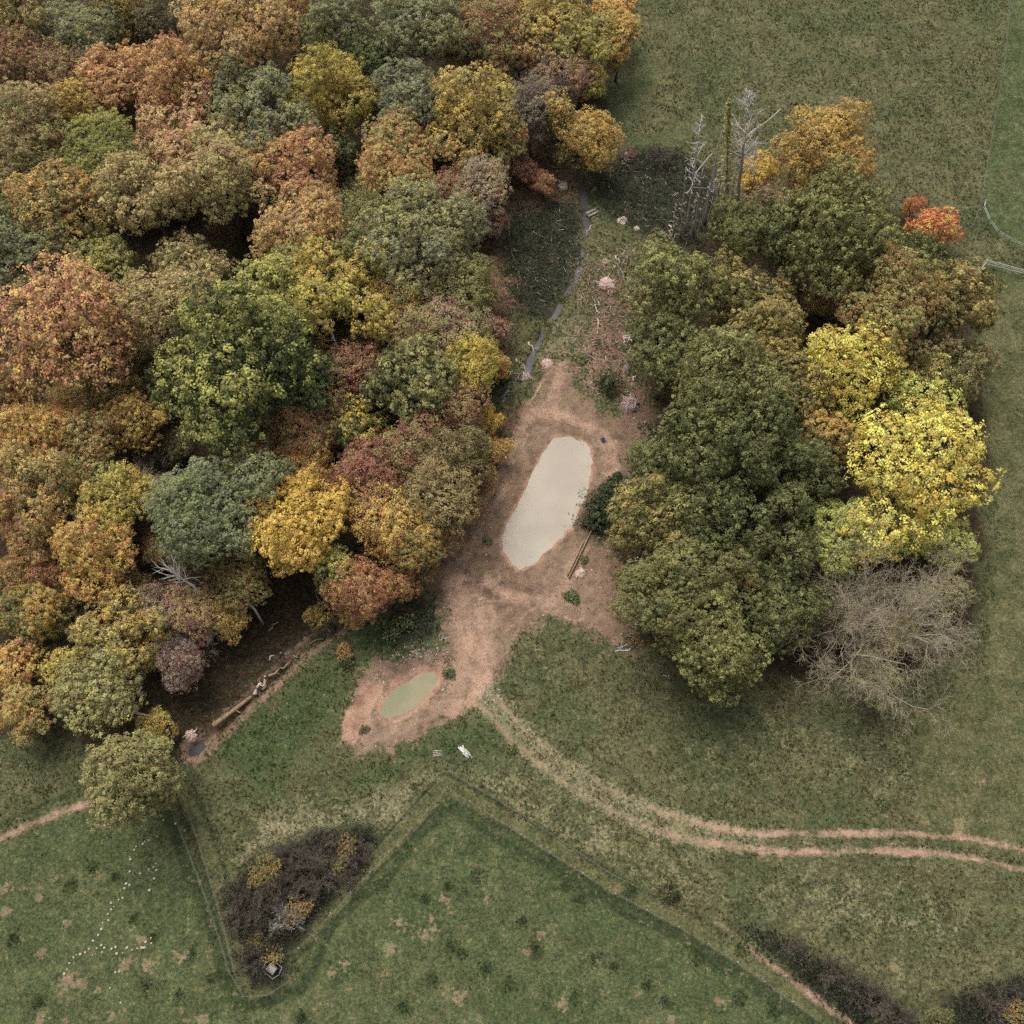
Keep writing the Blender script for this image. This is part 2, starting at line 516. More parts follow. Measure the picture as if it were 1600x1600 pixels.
def pond_z(sd, deep, lvl, w):
    up = lvl * np.clip(1 - sd / w, 0, 1) ** 1.6
    dn = lvl - deep * (1 - np.exp(np.minimum(sd, 0) / 1.5))
    return np.where(sd > 0, up, dn)


WATER, WATER2, WATERS = -0.22, -0.30, -0.30


def ground_z(X, Y, full=False):
    X, Y = np.asarray(X, float), np.asarray(Y, float)
    wob = (fbm(X * 1.1, Y * 1.1, 5, 3) - 0.5) * 1.1
    z = (fbm(X * 0.05, Y * 0.05, 3, 3) - 0.5) * 0.30
    rough = (fbm(X * 1.7, Y * 1.7, 21, 3) - 0.5) * 0.22
    s1 = sd_poly(X, Y, POND) + wob * 0.7
    s2 = sd_poly(X, Y, POND2) + 0.15 + wob * 0.7
    s3 = sd_poly(X, Y, TRENCH) + wob * 0.8
    s4 = sd_poly(X, Y, SUMP)
    ds = np.abs(d_line(X, Y, STREAM) + wob * 0.55)
    dd = d_line(X, Y, DITCH)
    near = np.clip(np.minimum.reduce([s1, s2, s3, s4]) / 4.0, 0, 1)
    z = z * near + rough * (0.25 + 0.75 * near)
    z = z * np.clip(ds / 3, 0.2, 1)
    z = z + pond_z(s1, 0.8, WATER, 1.6) + np.where(s2 < 3, pond_z(s2, 0.5, WATER2, 2.2), 0)
    z = z + 0.22 * np.exp(-((s2 - 1.7) / 0.7) ** 2) * (s3 > 0.2)
    z = np.where(s3 < 0.8, np.minimum(z, pond_z(s3, 0.08, -0.10, 0.8)), z)
    z = np.where(s4 < 0.6, np.minimum(z, pond_z(s4, 0.5, -0.35, 0.6)), z)
    z = z - (0.54 + 0.6 * (fbm(X * 0.5, Y * 0.5, 53, 2) - 0.5)) * np.exp(-(ds / 0.42) ** 2)
    z = z - 0.75 * np.exp(-(dd / 0.42) ** 4) + 0.20 * np.exp(-((dd - 1.0) / 0.4) ** 2)
    dt = d_line(X, Y, TRACK)
    z = z - 0.07 * np.exp(-((dt - 0.8) / 0.3) ** 2)
    edge = np.clip((np.minimum.reduce([X + 88, 88 - X, Y + 18, 152 - Y])) / 6, 0, 1)
    z = z * edge
    if full:
        return z, dict(wob=wob, s1=s1, s2=s2, s3=s3, s4=s4, ds=ds, dd=dd, dt=dt)
    return z


def gz(x, y):
    return float(ground_z(np.array([x]), np.array([y]))[0])


def gat(px, py, dz=0.0):
    p = at(px, py)
    p.z = gz(p.x, p.y) + dz
    return p


def build_ground():
    st = 0.3
    xs, ys = np.arange(-88, 88 + st / 2, st), np.arange(-18, 152 + st / 2, st)
    nx, ny = len(xs), len(ys)
    X, Y = [a.ravel() for a in np.meshgrid(xs, ys)]
    z, D = ground_z(X, Y, True)
    w = (fbm(X * 0.35, Y * 0.35, 41, 4) - 0.5)

    w2 = w + 0.6 * (fbm(X * 1.3, Y * 1.3, 45, 3) - 0.5)

    def inside(P, soft, wb=2.0):
        return np.clip(0.5 - (sd_poly(X, Y, P) + (w2 if wb > 1 else w) * wb) / soft, 0, 1)

    def many(Ps, soft, wb=2.0):
        m = np.zeros_like(X)
        for P in Ps:
            m = np.maximum(m, inside(P, soft, wb))
        return m

    def along(d, wd):
        return np.exp(-(d / wd) ** 2)
    clearing = np.maximum(inside(CLEARING, 3.0), inside(BANK, 2.4, 3.6))
    ditchb = along(np.maximum(D['dd'] - 0.55, 0), 0.45)
    earth = np.maximum.reduce([clearing, 0.6 * ditchb, 0.9 * along(D['s4'], 0.8), inside(wpts([(1195, 1303), (1395, 1296), (1450, 1305), (1450, 1322), (1200, 1312)]), 2.0) * 0])
    strip = wpts([(900, 480), (960, 440), (1000, 500), (1000, 580), (1020, 640), (960, 650), (900, 620), (870, 590), (890, 520)])
    earth = np.maximum(earth, 0.62 * inside(strip, 7.0, 8.0))
    off = np.stack([DITCH[:, 0] + 0.75, DITCH[:, 1] - 0.6], 1)
    earth = np.maximum(earth, 0.72 * along(d_line(X, Y, off) + w2 * 0.4, 0.5))
    rut = along(D['dt'] - 0.82 + w2 * 0.5, 0.46)
    tx = np.clip((X - at(1010, 1280).x) / 14, 0, 1) * np.clip((at(1560, 1320).x - X) / 8, 0.25, 1)
    track = np.maximum(rut * (0.60 + 0.40 * tx), 0.40 * tx * along(D['dt'], 1.2)) * np.clip(0.85 + (fbm(X * 0.5, Y * 0.5, 77, 3) - 0.5) * 0.9, 0, 1)
    dirt = wpts([(1075, 1412), (1130, 1450), (1180, 1490), (1250, 1540), (1330, 1600), (1400, 1650)])
    track = np.maximum(track, 0.72 * along(d_line(X, Y, dirt) + w2 * 0.6, 0.42) * np.clip((X - at(1080, 1412).x) / 5, 0, 1))
    lpath = along(d_line(X, Y, LEFT_PATH) + w * 0.6, 0.55)
    track = np.maximum(track, 0.66 * lpath)
    for i, P in enumerate(PALE_PATH):
        track = np.maximum(track, (0.95 if i in (0, 3) else 0.72) * along(d_line(X, Y, P) + w * 0.8, 1.5 if i in (0, 3) else 0.9) * (clearing > 0.3))
    litter = np.maximum(many(LITTER[:4], 5.0, 5.0) * 0.85, many(LITTER[4:], 8.0, 8.0) * 0.62)
    bramble = many(BRAMBLES, 2.5, 3.0)
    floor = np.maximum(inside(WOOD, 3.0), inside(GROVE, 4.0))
    pasture = inside(PASTURE, 1.2, 0.5)
    pasture = np.maximum(pasture, inside(TOP_FIELD, 0.8, 0.3))
    field = np.maximum(inside(RIGHT_FIELD, 2.5, 1.2), 0.0)
    pasture = np.maximum(pasture, many(LUSH[3:5], 9.0, 8.0) * 0.75)
    lush = np.maximum(many(LUSH[:3] + LUSH[5:], 7.0, 6.0) * 0.9, 0.0)
    straw = np.maximum(np.maximum(many(STRAW[:2] + STRAW[3:4], 8.0, 7.0) * 0.70, many([STRAW[2], STRAW[4]], 10.0, 9.0) * 0.46), (along(D['dt'] + w2, 2.3) * 0.50 + 0.55 * rut) * np.clip((at(1330, 1300).x - X) / 14, 0.25, 1))
    lane = np.minimum.reduce([d_line(X, Y, P) for P in LANE])
    field = np.maximum(field, 0.9 * along(lane, 0.6))
    straw = np.maximum(straw, 0.85 * along(lane, 0.45))
    straw = np.maximum(straw, 0.55 * along(d_line(X, Y, wpts([(838, 1010), (850, 1035), (858, 1060)])), 0.5))
    mud = np.maximum.reduce([along(np.clip(D['s1'], 0, 9), 0.38) * (D['s1'] > -0.6), along(np.maximum(D['s2'], 0), 0.8) * 0.8, along(np.maximum(D['s3'], 0), 0.5)])
    track = np.maximum.reduce([track, 1.0 * along(np.maximum(D['s3'], 0), 0.4), 0.5 * along(D['s2'] - 0.3, 0.5), 0.42 * inside(BANK, 3.0, 5.0) * (fbm(X * 0.8, Y * 0.8, 97, 3) + 0.4)])
    dark = np.zeros_like(X)
    pale = np.zeros_like(X)
    for px, py, r in DARK_SPOTS:
        p = at(px, py)
        dark = np.maximum(dark, along(np.hypot(X - p.x, (Y - p.y)) + w * 0.6, pxw(r, px, py)) * 0.9)
    for px, py, r in PALE_SPOTS:
        p = at(px, py)
        pale = np.maximum(pale, along(np.hypot(X - p.x, Y - p.y) + w * 0.8, pxw(r, px, py) * 0.9))
    ruts = [wpts(q) for q in ([(748, 1075), (735, 1010), (716, 940), (712, 890), (752, 800), (800, 705), (832, 640), (862, 590)], [(760, 1060), (775, 985), (820, 945), (880, 910), (920, 850), (945, 790), (955, 720), (930, 672), (870, 645)],
                               [(700, 905), (770, 930), (840, 930), (900, 960)], [(740, 1060), (752, 960), (770, 900)])]
    for P in ruts:
        dr = d_line(X, Y, P) + w2 * 0.25
        pr_ = along(dr - 0.75, 0.22) * np.clip(0.5 + 1.6 * (fbm(X * 0.3, Y * 0.3, 63, 3) - 0.4), 0, 1) * (clearing > 0.3)
        track = np.maximum(track, 0.8 * pr_)
        dark = np.maximum(dark, 0.55 * along(dr - 0.45, 0.12) * (clearing > 0.3) * (vnoise(X * 0.4, Y * 0.4, 65) > 0.45))
        z = z - 0.05 * pr_
    for P in DARK_TRACK:
        dark = np.maximum(dark, 0.7 * along(d_line(X, Y, P) + w * 0.5, 0.35))
    # darker strip along the inside of the pasture fence
    fs = sd_poly(X, Y, PASTURE)
    dark = np.maximum(dark, 0.85 * along(fs + 0.75 + w * 1.6, 0.55) * (Y < 40) * (X > -36))
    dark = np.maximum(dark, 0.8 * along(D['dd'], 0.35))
    dark = np.maximum(dark, 0.6 * along(d_line(X, Y, wpts([(0, 1290), (60, 1262), (110, 1240), (140, 1230)])), 0.4))
    dark = np.maximum(dark, 0.85 * along(lane - 0.95 + w * 0.3, 0.2))
    z = z + 0.10 * pale * (1 - clearing)
    m1 = np.stack([earth, track, litter, floor], 1)
    m2 = np.stack([pasture, lush, straw, mud], 1)
    m3 = np.stack([field, bramble, dark, pale], 1)
    V = np.stack([X, Y, z], 1)
    i = np.arange(ny - 1)[:, None] * nx + np.arange(nx - 1)[None]
    i = i.ravel()
    F = np.stack([i, i + 1, i + 1 + nx, i + nx], 1)

    def fm(a):
        return a[F].mean(1)
    zone = np.zeros(len(F), int)
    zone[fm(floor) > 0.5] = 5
    zone[fm(field) > 0.5] = 3
    zone[(fm(np.clip(0.5 - sd_poly(X, Y, TOP_FIELD) / 0.8, 0, 1))) > 0.5] = 4
    zone[(fm(pasture) > 0.5) & (fm(Y) < 45)] = 2
    zone[fm(np.clip(1.3 - lane, 0, 1)) > 0.6] = 6
    zone[fm(clearing) > 0.5] = 1
    zone[fm(along(np.maximum(D['dt'] - 1.0, 0), 0.4)) > 0.5] = 7
    zone[fm(lpath) > 0.5] = 8
    zone[(fm(along(np.maximum(D['dd'] - 0.6, 0), 0.3)) > 0.5)] = 9
    names = ["ground", "clearing_ground", "pasture_field", "mown_field", "upper_field", "woodland_floor_ground", "fence_lane_path", "dirt_track_road", "footpath", "ditch_terrain"]
    labels = ["rough olive and straw coloured meadow around the wood", "bare pinkish brown earth around the two ponds", "green grazed pasture filling the bottom of the picture",
              "smooth olive green field along the right edge", "bright green field strip in the top right corner", "dark leaf strewn floor under the trees",
              "narrow worn strip beside the pasture fence", "pale two-rut dirt track curving to the right edge", "pinkish earth footpath at the left edge",
              "straight dark ditch beside the wood"]
    cats = ["meadow", "clearing", "pasture", "field", "field", "woodland floor", "path", "dirt track", "footpath", "ditch"]
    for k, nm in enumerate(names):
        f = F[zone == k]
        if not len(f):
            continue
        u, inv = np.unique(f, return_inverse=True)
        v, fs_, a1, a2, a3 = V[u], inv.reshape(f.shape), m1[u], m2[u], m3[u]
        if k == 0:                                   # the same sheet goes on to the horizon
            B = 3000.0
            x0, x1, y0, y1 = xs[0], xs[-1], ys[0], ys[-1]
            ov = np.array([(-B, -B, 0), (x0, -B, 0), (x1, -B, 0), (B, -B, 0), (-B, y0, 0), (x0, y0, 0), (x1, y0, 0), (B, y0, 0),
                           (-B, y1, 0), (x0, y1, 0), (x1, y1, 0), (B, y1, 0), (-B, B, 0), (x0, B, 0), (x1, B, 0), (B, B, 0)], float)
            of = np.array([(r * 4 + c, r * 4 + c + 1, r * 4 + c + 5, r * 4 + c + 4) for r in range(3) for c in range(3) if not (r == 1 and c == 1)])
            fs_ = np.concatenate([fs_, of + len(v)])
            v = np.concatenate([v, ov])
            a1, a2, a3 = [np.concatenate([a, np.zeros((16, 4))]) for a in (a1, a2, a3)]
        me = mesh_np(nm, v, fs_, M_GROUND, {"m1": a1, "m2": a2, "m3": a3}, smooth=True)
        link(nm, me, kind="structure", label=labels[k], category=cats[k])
    return X, Y, dict(floor=floor, clearing=clearing, pasture=pasture, field=field, bramble=bramble, lush=lush, straw=straw, track=track, s1=D['s1'], s2=D['s2'], s3=D['s3'])


def gl(c, k=0.86):
    return tuple(v * k for v in lin(c))


def ground_material():
    t = NT("ground_cover")
    P = t.pos()
    a1, a2, a3 = t.attr("m1"), t.attr("m2"), t.attr("m3")
    earth, track, litter = t.sep(a1.outputs[0])
    floor = a1.outputs[3]
    pasture, lush, straw = t.sep(a2.outputs[0])
    mud = a2.outputs[3]
    field, bram, dark = t.sep(a3.outputs[0])
    pale = a3.outputs[3]
    n_big = t.noise(0.13, 4.0, 0.6, P)
    n_mid = t.noise(0.75, 4.0, 0.62, P)
    n_fine = t.noise(3.2, 4.0, 0.7, P)
    n_grain = t.noise(7.5, 3.0, 0.7, P)
    n_hue = t.noise(0.42, 4.0, 0.65, P, dist=0.5)
    n_col = t.noise(1.5, 3.0, 0.65, P, out=1)
    hr, hg, hb = t.sep(n_col)
    brk = t.math('ADD', t.math('MULTIPLY', t.math('SUBTRACT', n_mid, 0.5), 1.1), t.math('MULTIPLY', t.math('SUBTRACT', n_fine, 0.5), 1.1))

    def edge(m, k=1.0, lo=0.30, hi=0.70):
        return t.step(t.math('MULTIPLY_ADD', brk, k, m), lo, hi)

    def three(a, b, c, na=n_fine, nb=n_mid):
        return t.mix(t.step(nb, 0.40, 0.66), t.mix(t.step(na, 0.34, 0.66), gl(a), gl(b)), gl(c))
    rough = t.mix(t.step(n_big, 0.38, 0.62), three((76, 84, 54), (104, 108, 72), (92, 100, 64)), three((86, 86, 58), (124, 118, 84), (106, 108, 72)))
    c = rough
    straw_c = three((122, 116, 84), (168, 156, 122), (144, 138, 100))
    c = t.mix(t.math('MULTIPLY', edge(straw, 1.0), 0.9), c, straw_c)
    past = t.mix(t.step(n_big, 0.36, 0.64), three((66, 80, 50), (94, 104, 66), (82, 96, 58)), three((76, 86, 54), (108, 112, 74), (98, 104, 66)))
    c = t.mix(edge(pasture, 0.25), c, past)
    fld = t.mix(t.step(n_hue, 0.4, 0.6), three((82, 88, 54), (108, 110, 72), (98, 104, 64)), three((92, 90, 60), (118, 114, 78), (106, 106, 70)))
    c = t.mix(edge(field, 0.6), c, fld)
    c = t.mix(t.math('MULTIPLY', edge(lush, 1.5), 0.8), c, three((56, 74, 46), (84, 100, 60), (72, 92, 52)))
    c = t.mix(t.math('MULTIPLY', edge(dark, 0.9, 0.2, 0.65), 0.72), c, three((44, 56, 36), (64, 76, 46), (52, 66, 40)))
    c = t.mix(t.math('MULTIPLY', edge(pale, 2.2), 0.7), c, three((126, 108, 80), (172, 148, 116), (142, 128, 96)))
    c = t.mix(edge(bram, 1.2), c, three((46, 48, 38), (74, 76, 58), (60, 66, 46)))
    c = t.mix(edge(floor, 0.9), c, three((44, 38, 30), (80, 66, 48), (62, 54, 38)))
    n_soft = t.noise(1.1, 3.0, 0.5, P)

    def soil(a, b, c):
        return t.mix(t.step(n_mid, 0.40, 0.66), t.mix(t.step(n_soft, 0.3, 0.7), gl(a, 0.98), gl(b, 0.98)), gl(c, 0.98))
    earth_c = t.mix(t.step(n_big, 0.38, 0.62), soil((116, 92, 76), (150, 122, 102), (134, 108, 90)), soil((134, 108, 90), (168, 140, 118), (152, 124, 104)))
    earth_c = t.mix(t.math('MULTIPLY', t.step(n_hue, 0.50, 0.64), 0.7), earth_c, soil((108, 96, 66), (136, 118, 86), (122, 106, 76)))
    c = t.mix(edge(earth, 1.2), c, earth_c)
    c = t.mix(t.math('MULTIPLY', edge(litter, 1.6), 0.8), c, three((112, 82, 66), (152, 114, 94), (132, 96, 78)))
    c = t.mix(edge(track, 0.6, 0.26, 0.86), c, soil((166, 134, 110), (188, 154, 130), (178, 144, 120)))
    c = t.mix(edge(mud, 0.9), c, soil((158, 118, 96), (190, 152, 130), (174, 136, 112)))
    # the mixed herbs, dead stems and moss that no single blade shows: patches of red-brown, grey-green and yellow-green
    c = t.mix(t.math('MULTIPLY', t.step(hr, 0.54, 0.68), 0.22), c, gl((150, 116, 98)))
    c = t.mix(t.math('MULTIPLY', t.step(hg, 0.54, 0.68), 0.24), c, gl((84, 96, 84)))
    c = t.mix(t.math('MULTIPLY', t.step(hb, 0.56, 0.70), 0.22), c, gl((118, 122, 58)))
    bare = t.math('MAXIMUM', edge(earth, 1.2), edge(track, 0.7, 0.34, 0.72))
    v = t.math('MULTIPLY', t.rng(n_fine, 0.28, 0.72, 0.74, 1.24), t.rng(n_grain, 0.28, 0.72, 0.70, 1.32))
    v = t.math('ADD', t.math('MULTIPLY', v, t.math('SUBTRACT', 1.0, t.math('MULTIPLY', bare, 0.62))), t.math('MULTIPLY', bare, 0.62))
    v = t.math('MULTIPLY', v, t.math('MULTIPLY', t.rng(n_hue, 0.3, 0.7, 0.80, 1.20), t.rng(n_mid, 0.3, 0.7, 0.84, 1.16)))
    h = t.n.new("ShaderNodeHueSaturation")
    t.l.new(c, h.inputs["Color"])
    t.l.new(v, h.inputs["Value"])
    hgt = t.math('ADD', t.math('MULTIPLY', n_fine, 0.7), t.math('MULTIPLY', n_grain, 0.5))
    return t.principled(h.outputs[0], 0.95, 0.1, hgt, 1.0, 0.14)


M_GROUND = ground_material()
GX, GY, ZONE = build_ground()


# ---------------------------------------------------------------- water
def water_material(name, ca, cb, rough=0.55, nscale=0.25):
    t = NT(name)
    n = t.noise(nscale, 3.0, 0.5, t.pos())
    ripple = t.noise(2.0, 2.0, 0.5, t.pos())
    return t.principled(t.mix(t.step(n, 0.35, 0.65), lin(ca), lin(cb)), rough, 0.18, ripple, 0.05, 0.03)


def water(name, P, grow, z, mat, **props):
    c = P.mean(0)
    d = P - c
    q = c + d * (1 + grow / np.linalg.norm(d, axis=1))[:, None]
    me = mesh_np(name, np.concatenate([np.c_[q, np.full(len(q), z)], [[c[0], c[1], z]]]),
                 np.array([[i, (i + 1) % len(q), len(q)] for i in range(len(q))]), mat)
    return link(name, me, kind="structure", **props)


water("pond_water", POND, 1.3, WATER, water_material("milky_pond_water", (176, 165, 148), (186, 175, 157)), label="large milky beige pond in the bare clearing", category="pond")
water("small_pond_water", POND2, 0.9, WATER2, water_material("greenish_pond_water", (136, 136, 102), (160, 146, 116), nscale=0.3), label="small greenish pond ringed by pale mud", category="pond")
water("sump_water", SUMP, 0.3, -0.42, water_material("dark_sump_water", (46, 44, 46), (70, 66, 68)), label="dark round pool where the ditch ends", category="pool")
m_stream = water_material("stream_water", (70, 66, 66), (98, 94, 94), 0.3)
sb = MB()
sp = STREAM
tan = np.gradient(sp, axis=0)
tan /= np.linalg.norm(tan, axis=1)[:, None]
nrm = np.stack([-tan[:, 1], tan[:, 0]], 1)
wd = np.interp(np.arange(len(sp)), [0, 4, 8, 9, 11], [0.8, 0.8, 0.9, 1.1, 0.8])[:, None]
sv = np.concatenate([np.c_[sp + nrm * wd, np.full(len(sp), WATERS)], np.c_[sp - nrm * wd, np.full(len(sp), WATERS)]])
k = len(sp)
link("stream_water", mesh_np("stream_water", sv, np.array([[i, i + 1, k + i + 1, k + i] for i in range(k - 1)]), m_stream), kind="structure",
     label="narrow grey stream running down through the cleared strip", category="stream")

# ---------------------------------------------------------------- trees: prototypes
def unit(v):
    return v / (np.linalg.norm(v, axis=-1, keepdims=True) + 1e-9)


def leaf_quads(rng, C, N, size, fold=0.25, aspect=0.7):
    """one bent diamond leaf spray at each centre C facing N"""
    n = len(C)
    t = unit(np.cross(N, unit(rng.randn(n, 3))))
    b = np.cross(N, t)
    s = (size * rng.uniform(0.6, 1.35, n))[:, None]
    f = N * s * fold * rng.uniform(-0.4, 1, n)[:, None]
    V = np.stack([C - t * s * .5 + f * .5, C - b * s * .5 * aspect - f * .5, C + t * s * .5 + f * .5, C + b * s * .5 * aspect - f * .5], 1).reshape(-1, 3)
    return V, np.arange(n * 4).reshape(-1, 4)


def crown_proto(name, seed, R, hc, vs=0.78, nl=15, lobe=(0.15, 0.34), clump=0.5, leaf=0.24, K=36, gap=1.85, thin=0.08, inner=0.30, low=-0.45, spread=0.73, ragged=0.55):
    """a tree that fills radius R with its crown centre at height hc: crown mesh and trunk mesh, base at the origin"""
    rng = np.random.RandomState(seed)
    k = np.arange(nl) + 0.5
    zz = 1 - (1 - low) * k / nl
    ph = k * 2.39996 + rng.uniform(0, 6.28)
    D = np.stack([np.sqrt(np.maximum(0, 1 - zz ** 2)) * np.cos(ph), np.sqrt(np.maximum(0, 1 - zz ** 2)) * np.sin(ph), zz], 1)
    D = unit(D + rng.randn(nl, 3) * 0.22)
    asym = rng.uniform(0.74, 1.20, 2)
    LR = R * rng.uniform(*lobe, nl)
    LC = D * (R * np.clip(spread + rng.uniform(-1, 1, nl) * ragged * 0.6, 0.35, 0.86))[:, None] * [asym[0], asym[1], vs]
    LC = np.concatenate([LC, [[0, 0, -0.12 * R]]])
    LR = np.concatenate([LR, [R * 0.36]])
    LV = rng.rand(nl + 1)
    P, N, A, B = [], [], [], []
    for i in range(nl + 1):
        for shell, dn in ((1.0, 1.0), (0.68, inner)):
            rad = LR[i] * shell
            m = int(4 * math.pi * rad ** 2 * dn / (clump * gap * 0.62) ** 2 * 2.2) + 4
            d = unit(rng.randn(m, 3))
            sq = 1 + (0.24 * np.sin(d @ rng.randn(3) * 4 + rng.uniform(0, 6)) + 0.14 * np.sin(d @ rng.randn(3) * 9 + rng.uniform(0, 6))) * (shell == 1)     # knobbly, not a ball
            sq = sq + (rng.rand(m) < 0.16) * rng.uniform(0.1, 0.45, m) * (shell == 1)                    # single sprays reach out
            p = LC[i] + d * (rad * sq * rng.uniform(0.88, 1.10, m))[:, None] * [1, 1, 0.88]
            out = unit(p * [1, 1, 1 / vs])
            keep = ((d * out).sum(1) > -0.3) & (p[:, 2] > -0.62 * R * vs)
            for j in range(nl + 1):
                if j != i:
                    keep &= np.linalg.norm((p - LC[j]) / [1, 1, 0.88], axis=1) > LR[j] * (0.82 if shell == 1 else 0.5)
            if thin:
                keep &= rng.rand(m) > thin * (0.4 + rng.rand() * 1.1)
            p, d, out = p[keep], d[keep], out[keep]
            # keep the tufts apart so that each reads by itself with a dark joint round it
            sel = []
            mind = (clump * gap * (0.62 if shell == 1 else 0.8)) ** 2
            for q in range(len(p)):
                if not sel or ((p[sel] - p[q]) ** 2).sum(1).min() > mind:
                    sel.append(q)
            p, d, out = p[sel], d[sel], out[sel]
            P.append(p)
            N.append(unit(d * 0.75 + out * 0.35 + [0, 0, 0.35]))
            A.append(np.full(len(p), LV[i]))
            B.append(np.full(len(p), shell))
    P, N, A, B = np.concatenate(P), np.concatenate(N), np.concatenate(A), np.concatenate(B)
    m = len(P)
    fl = rng.rand(m)
    kk = np.maximum(4, (K * rng.uniform(0.55, 1.25, m) * np.where(B < 1, 0.5, 1)).astype(int))
    idx = np.repeat(np.arange(m), kk)
    n = len(idx)
    fr = (clump * rng.uniform(0.45, 1.40, m))[idx][:, None]
    dd = unit(N[idx] * 0.75 + unit(rng.randn(n, 3)) * 0.95)
    C = P[idx] + dd * fr * rng.uniform(0.55, 1.12, n)[:, None] * [1, 1, 0.85]
    LN = unit(dd * 0.9 + N[idx] * 0.35 + rng.randn(n, 3) * 0.30 + [0, 0, 0.25])
    V, F = leaf_quads(rng, C, LN, leaf)
    V[:, 2] += hc
    lv = np.stack([A[idx], fl[idx], rng.rand(n), np.ones(n)], 1)
    lv = np.repeat(lv, 4, 0)
    crown = mesh_np(name + "_crown", V, F, M_LEAF, {"lv": lv})
    b = MB()
    tr = max(0.08, R * 0.055)
    top = hc - 0.1 * R
    wob = rng.randn(5, 3) * [0.05 * R, 0.05 * R, 0]
    wob[0] = 0
    pts = np.stack([np.zeros(5), np.zeros(5), np.linspace(-0.25, top, 5)], 1) + wob
    b.tube(pts, tr * np.array([1.35, 1.0, 0.85, 0.7, 0.45]), 7)
    lb = MB()
    for i in range(nl):
        a = pts[2] * 0.5 + pts[3] * 0.5 if D[i][2] < 0.3 else pts[3] * 0.4 + pts[4] * 0.6
        e = LC[i] + [0, 0, hc]
        mid = (a + e) / 2 + [0, 0, -0.06 * R] + rng.randn(3) * 0.05 * R
        lb.tube([a, mid, e], [tr * 0.42, tr * 0.28, tr * 0.10], 5, False)
        for _ in range(3):
            q = e + unit(rng.randn(3)) * LR[i] * 0.9
            lb.tube([mid, (mid + q) / 2 + rng.randn(3) * 0.04 * R, q], [tr * 0.18, tr * 0.12, tr * 0.04], 4, False)
    trunk = b.mesh(name + "_trunk", M_BARK, True)
    return dict(R=R, hc=hc, crown=crown, trunk=trunk, limbs=lb.mesh(name + "_limbs", M_BARK, True))


def branch_proto(name, seed, H, R, nstem=5, levels=4, r0=0.28, spread=0.9, twig=0.022, up=0.35, leafy=0):
    """a leafless tree: trunk mesh and a crown of bare branches, base at the origin"""
    rng = np.random.RandomState(seed)
    S, T, tips = [], [], []

    def grow(p, d, L, r, lev):
        n = 4 if lev < 2 else 3
        for s in range(n):
            d = unit(d + rng.randn(3) * 0.16 + [0, 0, up * 0.12])
            q = p + d * L / n
            (T if lev == 0 else S).append([*p, *q, r, max(twig, r * 0.82)])
            r = max(twig, r * 0.82)
            p = q
            if lev < levels and (s >= 1 or lev > 0):
                for _ in range(2 if lev < 3 else rng.randint(1, 4 if lev < 4 else 3)):
                    side = unit(np.cross(d, unit(rng.randn(3))))
                    grow(p, unit(d * (1 - spread * 0.45) + side * spread * 0.75 + [0, 0, up * 0.2]), L * rng.uniform(0.42, 0.62), r * 0.55, lev + 1)
        tips.append(p)
    for k in range(nstem):
        a = 6.283 * k / nstem + rng.uniform(-0.4, 0.4)
        tilt = rng.uniform(0.35, 1.0)
        d = unit(np.array([math.cos(a) * tilt, math.sin(a) * tilt, 1.0 - 0.35 * tilt]))
        grow(np.array([0, 0, H * 0.18]), d, math.hypot(R, H) * rng.uniform(0.62, 0.8), r0 * 0.55, 1)
    b = MB()
    b.tube([[0, 0, -0.2], [0.05, 0, H * 0.1], [0, 0, H * 0.2]], [r0 * 1.25, r0, r0 * 0.8], 7)
    trunk = b.mesh(name + "_trunk", M_BARK, True)
    c = MB()
    c.segs(np.array(S), 3)
    crown = c.mesh(name + "_branches", M_TWIG)
    ext = np.percentile(np.abs(np.array(S)[:, :2]).max(1), 92)
    return dict(R=ext, hc=H * 0.62, crown=crown, trunk=trunk, tips=np.array(tips))


PR = {}
PR['oakL'] = [crown_proto(f"oak_large_{s}", 100 + s, 7.4, 12.0, nl=n, vs=v, clump=.52) for s, n, v in ((0, 19, .78), (1, 23, .72), (2, 18, .84), (3, 25, .76), (4, 21, .8))]
PR['oakM'] = [crown_proto(f"oak_medium_{s}", 130 + s, 4.9, 9.5, nl=n, vs=v, lobe=(.18, .37), clump=.46, leaf=.22) for s, n, v in ((0, 14, .85), (1, 17, .8), (2, 13, .9), (3, 16, .82), (4, 18, .86), (5, 14, .78))]
PR['oakS'] = [crown_proto(f"oak_small_{s}", 160 + s, 2.8, 6.0, nl=n, vs=.95, lobe=(.30, .5), clump=.40, leaf=.21) for s, n in ((0, 9), (1, 10), (2, 8), (3, 11))]
PR['ashL'] = [crown_proto(f"ash_large_{s}", 200 + s, 6.6, 10.5, nl=n, vs=.8, lobe=(.22, .34), clump=.55, leaf=.22, K=32, thin=.60, inner=.15, spread=.72) for s, n in ((0, 22), (1, 26), (2, 20))]
PR['sparse'] = [crown_proto(f"open_crown_{s}", 230 + s, 5.6, 10.5, nl=n, vs=.8, lobe=(.22, .38), clump=.42, leaf=.21, K=20, thin=.42, inner=.3, spread=.72) for s, n in ((0, 18), (1, 22), (2, 16))]
PR['fineM'] = [crown_proto(f"fine_medium_{s}", 260 + s, 3.8, 7.0, nl=n, vs=1.0, lobe=(.28, .48), clump=.50, leaf=.18, K=32, gap=1.55, thin=.15, inner=.35) for s, n in ((0, 12), (1, 14), (2, 11), (3, 13))]
PR['fineS'] = [crown_proto(f"fine_small_{s}", 290 + s, 2.2, 4.0, nl=n, vs=1.0, lobe=(.30, .52), clump=.40, leaf=.17, K=28, gap=1.55, thin=.12, inner=.35) for s, n in ((0, 9), (1, 10), (2, 8))]
